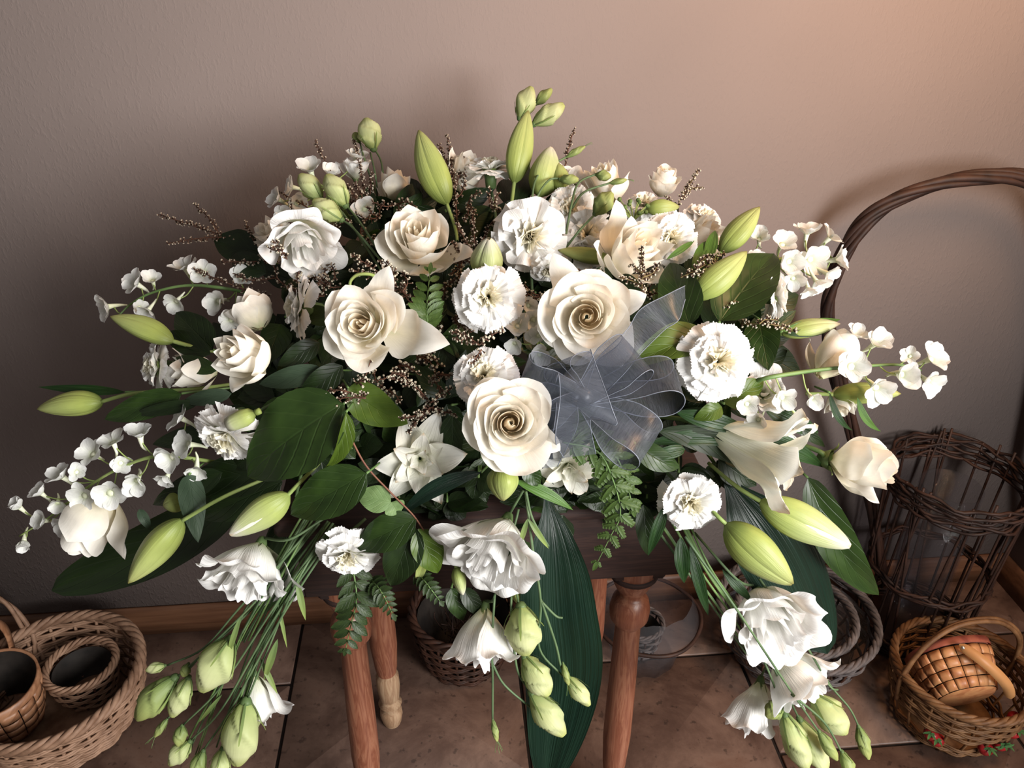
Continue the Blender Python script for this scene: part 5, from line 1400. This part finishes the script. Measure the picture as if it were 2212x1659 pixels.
sprig('glossy leaf directly above the big bright right carnation', [L_((1640, 690), (1660, 800), 80, m='leaf', bend=.06, fold=.1, serr=.02), ], [(1640, 690), (1610, 670, .05)], .02)
sprig('wide bright green arching leaf right of the open centre right rose', [L_((1535, 735), (1350, 800), 92, m='leaf_br', bend=.16, fold=.2, lean=(0, .5), nv=24), L_((1420, 700), (1470, 840), 66, m='leaf', bend=.1), L_((1400, 690), (1365, 780), 60, m='leaf_dk')], [(1535, 735), (1500, 790, .05)], .015)
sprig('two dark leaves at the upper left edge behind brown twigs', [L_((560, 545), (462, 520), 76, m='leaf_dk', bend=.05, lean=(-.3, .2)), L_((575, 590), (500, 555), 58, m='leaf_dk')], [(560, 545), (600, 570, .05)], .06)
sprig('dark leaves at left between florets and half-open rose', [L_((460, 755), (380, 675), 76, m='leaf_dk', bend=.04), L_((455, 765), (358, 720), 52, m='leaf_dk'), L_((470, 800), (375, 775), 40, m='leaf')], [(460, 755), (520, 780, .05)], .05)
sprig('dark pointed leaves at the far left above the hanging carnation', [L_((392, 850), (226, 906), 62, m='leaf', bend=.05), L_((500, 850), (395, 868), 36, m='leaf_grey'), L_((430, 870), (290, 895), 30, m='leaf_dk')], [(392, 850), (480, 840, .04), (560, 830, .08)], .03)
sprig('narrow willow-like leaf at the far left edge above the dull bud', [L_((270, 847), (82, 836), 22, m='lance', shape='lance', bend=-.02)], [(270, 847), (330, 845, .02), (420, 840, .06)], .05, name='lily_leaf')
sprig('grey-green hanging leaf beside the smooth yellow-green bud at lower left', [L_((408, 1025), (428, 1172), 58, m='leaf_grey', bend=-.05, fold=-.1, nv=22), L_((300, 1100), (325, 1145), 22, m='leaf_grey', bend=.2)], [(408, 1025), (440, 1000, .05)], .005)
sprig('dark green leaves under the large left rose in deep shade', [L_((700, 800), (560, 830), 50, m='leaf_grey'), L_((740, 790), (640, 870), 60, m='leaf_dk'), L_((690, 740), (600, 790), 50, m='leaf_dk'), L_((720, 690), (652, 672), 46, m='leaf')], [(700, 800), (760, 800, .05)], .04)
sprig('green leaf under the peach-cream rose beside tiny white cups', [L_((1320, 590), (1258, 628), 52, m='leaf', bend=.08), L_((1335, 600), (1400, 650), 46, m='leaf_dk')], [(1320, 590), (1350, 570, .05)], .02)
sprig('bright green leaf under the big right carnation pointing up to the right', [L_((1565, 872), (1650, 822), 62, m='leaf_br', bend=.06), L_((1560, 880), (1500, 905), 42, m='leaf_br', bend=.12, tipcurl=.1)], [(1565, 872), (1520, 850, .05)], .01)
sprig('two narrow blades rising in front of the yellowish rose at upper right', [L_((1495, 580), (1528, 520), 24, m='lance_br', shape='lance'), L_((1525, 575), (1545, 498), 26, m='lance_br', shape='lance'), L_((1440, 560), (1500, 520), 14, m='lance_br', shape='lance')], [(1495, 580), (1480, 610, .04)], -.01, name='lily_leaf')
sprig('dark leaf standing behind the highest slim bud', [L_((1110, 470), (1138, 352), 40, m='leaf_dk'), L_((1130, 440), (1152, 380), 22, m='lance', shape='lance')], [(1110, 470), (1100, 520, .05)], .08)
sprig('slender bright leaf at right above the pale bud', [L_((1690, 715), (1815, 690), 26, m='lance_br', shape='lance', bend=.06), L_((1700, 722), (1790, 716), 18, m='lance', shape='lance')], [(1690, 715), (1650, 730, .04)], .02, name='lily_leaf')
sprig('thin curled leaves hanging at far right above the right-facing rose', [L_((1792, 848), (1842, 930), 15, m='lance', shape='lance', bend=.15, side_bend=.10), L_((1852, 858), (1903, 932), 16, m='lance_br', shape='lance', bend=.1, side_bend=.10)], [(1792, 848), (1760, 835, .03)], .0, name='lily_leaf')
sprig('narrow dark lily leaves curving under the trumpet lily', [L_((1400, 958), (1632, 972), 34, m='lance', shape='lance', bend=.1, side_bend=-.08), L_((1460, 890), (1620, 930), 40, m='lance', shape='lance', bend=.1), L_((1420, 930), (1618, 1020), 56, m='leaf_dk', shape='lance', bend=.08, side_bend=-.1), L_((1560, 930), (1780, 1010), 46, m='lance', shape='lance', side_bend=-.05), L_((1650, 880), (1768, 935), 46, m='lance', shape='lance', bend=.08), L_((1700, 900), (1782, 965), 26, m='leaf_dk', shape='lance')], [(1400, 958), (1370, 950, .05)], .02, name='lily_leaf')
sprig('small triangular green leaf under the ribbon pointing down', [L_((1372, 958), (1468, 1010), 56, m='leaf', bend=.12, side_bend=.06), L_((1480, 970), (1390, 990), 30, m='lance')], [(1372, 958), (1350, 930, .05)], .005)
sprig('bright narrow leaf crossing below the short hanging bud', [L_((1112, 1038), (1238, 1102), 26, m='lance_br', shape='lance', bend=.05, side_bend=-.04), L_((1135, 1005), (1165, 1050), 44, m='leaf', bend=.06)], [(1112, 1038), (1100, 1010, .04)], -.01, name='lily_leaf')
sprig('long dark curved blade between shaded lily and low rose', [L_((1040, 1020), (862, 1118), 36, m='aspi', shape='lance', bend=.05, side_bend=.08)], [(1040, 1020), (1080, 980, .04)], .03, name='lily_leaf')
sprig('long glossy green leaf at right hanging over the vine basket', [L_((1745, 1032), (1898, 1285), 88, m='leaf', bend=.10, fold=.1, side_bend=.05, nv=28, serr=0)], [(1745, 1032), (1700, 990, .05)], .03, name='lily_leaf')
sprig('dark leaves hanging between the centre bloom and the table apron', [L_((975, 1270), (1000, 1340), 46, m='leaf', bend=.05), L_((1000, 1270), (1040, 1330), 40, m='leaf_dk'), L_((1390, 1090), (1400, 1200), 44, m='leaf_dk'), L_((920, 1200), (900, 1260), 22, m='bud')], [(975, 1270), (985, 1230, .05)], .03)

def aspi(label, b, mids, t, w, off=0.0, m='aspi', tip=None, bend=.05, twistpts=None, **k):
    """long strap leaf along a bent centre line"""
    pts = [b]+mids+[t]
    c_ = catmull([Q(p[0], p[1], off+(p[2] if len(p) > 2 else 0)) for p in pts], 10)
    n = len(c_); v = np.linspace(0, 1, n); nu = 15; u = np.linspace(-1, 1, nu)
    sh = np.maximum(smooth(v, -.10, .42)*np.sin(math.pi*np.clip(v, 0, 1)**1.35)**.55, .03)
    V = []
    for i in range(n):
        tt = nrm(c_[min(i+1, n-1)]-c_[max(i-1, 0)]); tow = nrm(CAM-c_[i]); nn_ = nrm(tow-tt*(tow@tt)); sd = np.cross(tt, nn_)
        ww = w*float((c_[i]-CAM)@FWD)/FPX/2
        for x in u:
            V.append(c_[i]+sd*ww*sh[i]*x+nn_*(ww*.22*abs(x)*sh[i]+.0012*math.cos(x*26)*(sh[i])+.03*ww*math.sin(v[i]*15+x*2)*abs(x)))
    root = empty('aspidistra_leaf', c_[0], label, 'leaf')
    uv = np.stack(np.broadcast_arrays((u[None, :]+1)/2, v[:, None]), -1).reshape(-1, 2)
    mesh('blade', np.array(V), grid_faces(nu, n), M[m], root, uv)
    stem_part(root, [c_[0]+nrm(c_[0]-c_[2])*.05, c_[0]+nrm(c_[0]-c_[2])*.02, c_[1]], .0028)
    return root
aspi('broad ribbed dark leaf hanging down the middle in front of the table', (1175, 1040, .06), [(1195, 1160, .03), (1205, 1320, .02), (1215, 1480, .02)], (1180, 1700, .02), 172, .0)
aspi('broad ribbed grey-green leaf sloping down at the right', (1550, 1010, .07), [(1620, 1110, .04), (1690, 1220, .03)], (1785, 1412, .03), 165, .02)
aspi('broad very dark leaf reaching out low at the left against the wall', (600, 1030, .10), [(480, 1100, .09), (320, 1190, .09)], (112, 1275, .09), 118, .03, 'leaf_dk')
aspi('dark strap leaf seen behind the left cascade stems', (640, 1070, .09), [(620, 1150, .07)], (560, 1330, .06), 80, .03, 'leaf_dk')

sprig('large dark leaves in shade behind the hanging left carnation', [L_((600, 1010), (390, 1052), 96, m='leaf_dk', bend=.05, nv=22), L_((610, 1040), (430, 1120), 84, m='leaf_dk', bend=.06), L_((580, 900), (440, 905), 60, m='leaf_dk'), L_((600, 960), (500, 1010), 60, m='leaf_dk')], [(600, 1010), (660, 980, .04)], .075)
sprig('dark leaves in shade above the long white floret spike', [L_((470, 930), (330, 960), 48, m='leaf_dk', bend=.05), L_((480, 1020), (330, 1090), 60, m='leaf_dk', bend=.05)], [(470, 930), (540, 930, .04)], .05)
# ------------------------------------------------------------------ ferns
fern('upright green fern tip between the two upper cream roses', [(925, 715, .03), (922, 660), (930, 577)], -.01, 46, 8, seed=1)
fern('curving green fern frond hanging in front of the table apron', [(1215, 955, .0), (1290, 975), (1325, 1040), (1340, 1110), (1318, 1160), (1285, 1225)], -.02, 46, 11, sub=True, seed=2)
fern('fern frond with toothed leaflets behind the ribbon tail', [(1275, 930, .03), (1330, 985), (1355, 1050), (1370, 1110)], .0, 44, 8, seed=3)
fern('dark fern tip hanging in front of the left table leg', [(760, 1215, .02), (770, 1290), (758, 1350), (745, 1410)], .0, 52, 9, m='fern_dk', seed=4)
fern('dark slender fern pieces right of the low left carnation', [(800, 1250, .03), (825, 1280), (852, 1335)], .0, 30, 9, m='fern_dk', seed=5)
fern('small dark fern tip left of the large hanging bloom', [(900, 1235, .03), (925, 1265), (955, 1305)], .01, 26, 8, m='fern_dk', seed=6)

# ------------------------------------------------------------------ brown waxflower twigs
flower_twig('brown twig fan sticking out at the upper left', [[(560, 545, .02), (500, 515), (455, 500), (345, 464)], [(470, 500), (450, 470), (420, 442)], [(480, 512), (430, 515), (360, 526)], [(455, 500), (420, 485), (385, 480)]], .05, 1, .9)
flower_twig('brown twig between the dark leaf and rose at left', [[(560, 540, .02), (545, 515), (530, 480)], [(600, 565, .03), (540, 565), (478, 566)]], .04, 2)
flower_twig('long brown twig arching over the shaded florets at left', [[(580, 640, .03), (500, 615), (410, 578)], [(580, 640, .03), (550, 650), (525, 655)], [(600, 600, .03), (540, 605), (505, 590)]], .05, 3)
flower_twig('brown twig pointing up at the top left edge', [[(760, 440, .05), (715, 370), (680, 304)], [(700, 470, .04), (650, 440), (598, 412)]], .06, 4, .8)
flower_twig('brown twigs rising beside the pale top left bud', [[(800, 500, .06), (785, 400), (765, 300)], [(800, 460, .06), (780, 420), (765, 395)], [(800, 440, .06), (800, 400), (805, 372)], [(800, 480, .06), (770, 430), (750, 400)]], .06, 5, 1.3)
flower_twig('tall dark brown twig beside the tallest green bud', [[(990, 560, .06), (985, 440), (975, 350), (966, 292)], [(985, 400), (998, 360), (1000, 330)], [(985, 430), (1000, 410), (1005, 360)], [(978, 380), (960, 340), (948, 312)]], .045, 6, 1.3)
flower_twig('thin brown twig sticking up right of the highest buds', [[(1200, 430, .05), (1220, 360), (1228, 320), (1241, 276)]], .05, 7, .8)
flower_twig('olive brown twig at the top right beside the small rose', [[(1450, 480, .04), (1470, 430), (1495, 390), (1508, 368)], [(1470, 430), (1495, 408), (1518, 404)], [(1450, 470, .03), (1452, 440), (1440, 425)]], .03, 8, 1.1, 'cup_w', 'twig_l')
flower_twig('twig with tiny cups lying across the peach-cream rose', [[(1385, 640), (1388, 590), (1385, 535)], [(1388, 600), (1410, 590), (1422, 570)], [(1386, 615), (1360, 605), (1338, 600)], [(1386, 590), (1370, 575), (1362, 570)]], -.05, 9, 1.5, 'cup_w', 'twig_l', size=.95)
flower_twig('twig of pale cups over the green bud at the right', [[(1470, 600, .01), (1510, 580), (1565, 545)], [(1490, 590), (1520, 590), (1540, 575)], [(1500, 580), (1520, 560), (1540, 550)]], -.035, 10, 1.5, 'cup_w', 'twig_l', size=1.0)
flower_twig('twig of white cups between the two upper left roses', [[(880, 640, .02), (820, 590), (760, 550)], [(840, 600), (810, 600), (755, 580)], [(850, 620), (850, 590), (825, 560)], [(870, 630), (880, 610), (870, 590)]], -.012, 11, 1.3, 'cup_w', size=1.1, spread=1.6)
flower_twig('reddish twig cluster behind the opening green bud', [[(1030, 600, .05), (1025, 520), (1020, 465)], [(1030, 560), (1000, 510), (985, 485)], [(1030, 560), (1050, 500), (1062, 480)], [(1020, 560), (990, 540), (975, 520)]], .02, 12, 1.3)
flower_twig('twig with white cups left of the ribbon, above the centre carnation', [[(1035, 745), (1010, 728), (975, 715)], [(1035, 745), (1060, 725), (1088, 712)], [(1040, 755), (1030, 770), (1020, 785)], [(1010, 728), (995, 735), (985, 728)]], -.045, 13, 1.6, 'cup_w', size=1.0)
flower_twig('pinkish brown twig clusters right of the bright curled leaf', [[(930, 870, .02), (890, 830), (840, 818)], [(890, 830), (870, 812), (845, 805)], [(930, 870), (960, 850), (975, 838)], [(930, 880), (900, 910), (880, 935)], [(930, 880), (905, 895), (865, 905)], [(930, 880), (960, 890), (985, 895)]], -.01, 14, 1.9, 'cup_w', size=.95)
flower_twig('sparse twig of tiny cups in the dark below the large left rose', [[(790, 860, .03), (745, 845), (710, 842)], [(770, 830, .02), (790, 810), (800, 780)], [(790, 860), (740, 860), (730, 875)]], .0, 15, 1.0, 'cup_w', size=.95, spread=1.4)
flower_twig('brown twig at right beside the glossy leaf', [[(1600, 700, .03), (1660, 700), (1722, 716)], [(1640, 700), (1655, 690), (1680, 692)], [(1560, 690, .03), (1570, 660), (1590, 650)]], -.01, 16, 1.2, 'cup_w', 'twig_l')
flower_twig('twig of white cups between upper carnation and peach rose', [[(1290, 640, .03), (1270, 600), (1250, 580)], [(1230, 640, .03), (1220, 610), (1215, 580)], [(1300, 640, .03), (1290, 600), (1300, 585)]], .0, 17, 1.1, 'cup_w', size=1.1, spread=1.4)
flower_twig('twig in front of the ruffled upper left bloom', [[(620, 560, .01), (600, 530), (578, 512)], [(605, 538), (590, 540), (580, 535)]], -.05, 18, 1.3, 'cup_w')
rd = random.Random(77)
spots = [(700, 560), (740, 620), (670, 600), (640, 560), (900, 660), (850, 660), (960, 620), (940, 760), (900, 770), (980, 690), (860, 790), (820, 470), (860, 440), (1010, 440), (1070, 460), (1100, 640), (950, 550), (1400, 640), (1460, 640), (1000, 560), (780, 520), (720, 500), (930, 820), (1240, 600), (650, 480), (620, 620), (1180, 640), (890, 720), (830, 840), (700, 640)]
for k, (x, y) in enumerate(spots):
    ln = []
    for j in range(3):
        a = rd.uniform(0, 6.28); r_ = rd.uniform(35, 60)
        ln.append([(x, y, .03), (x+r_*.5*math.cos(a), y+r_*.5*math.sin(a), .01), (x+r_*math.cos(a+.3), y+r_*math.sin(a+.3), -.005)])
    flower_twig('small brown twig with tiny pale cups beside '+near(x, y), ln, .03, 100+k, .8, rd.choice(['cup', 'cup_w']), size=.95, spread=1.3, group='small twigs beside '+near(x, y))

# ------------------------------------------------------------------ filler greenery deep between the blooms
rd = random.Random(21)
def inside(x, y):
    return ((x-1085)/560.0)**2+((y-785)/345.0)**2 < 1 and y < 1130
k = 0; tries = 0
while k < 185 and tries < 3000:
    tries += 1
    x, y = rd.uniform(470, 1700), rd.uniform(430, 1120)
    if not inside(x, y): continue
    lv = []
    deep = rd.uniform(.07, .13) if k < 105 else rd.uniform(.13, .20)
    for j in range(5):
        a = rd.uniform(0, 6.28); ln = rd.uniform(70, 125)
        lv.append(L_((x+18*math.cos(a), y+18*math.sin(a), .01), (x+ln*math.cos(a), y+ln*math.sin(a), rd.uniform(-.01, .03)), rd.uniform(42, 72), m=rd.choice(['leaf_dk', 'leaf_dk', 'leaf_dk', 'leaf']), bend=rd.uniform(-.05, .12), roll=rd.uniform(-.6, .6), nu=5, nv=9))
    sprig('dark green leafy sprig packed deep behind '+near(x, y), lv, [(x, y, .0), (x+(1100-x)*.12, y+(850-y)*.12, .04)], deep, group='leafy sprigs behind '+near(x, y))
    k += 1

rd = random.Random(33)
for k in range(26):
    x, y = rd.uniform(800, 1480), rd.uniform(1010, 1085)
    lv = []
    for j in range(5):
        a = rd.uniform(2.6, 6.8); ln = rd.uniform(50, 95)
        lv.append(L_((x, y, .01), (x+ln*math.cos(a), y+abs(ln*math.sin(a))*.8-10, rd.uniform(-.01, .02)), rd.uniform(36, 60), m='leaf_dk', bend=rd.uniform(-.05, .12), roll=rd.uniform(-.6, .6), nu=5, nv=9))
    sprig('dark leafy sprig over the table edge below '+near(x, y-60), lv, [(x, y, .0), (x, y-40, .04)], rd.uniform(.05, .09), group='sprigs over the table edge below '+near(x, y-60))
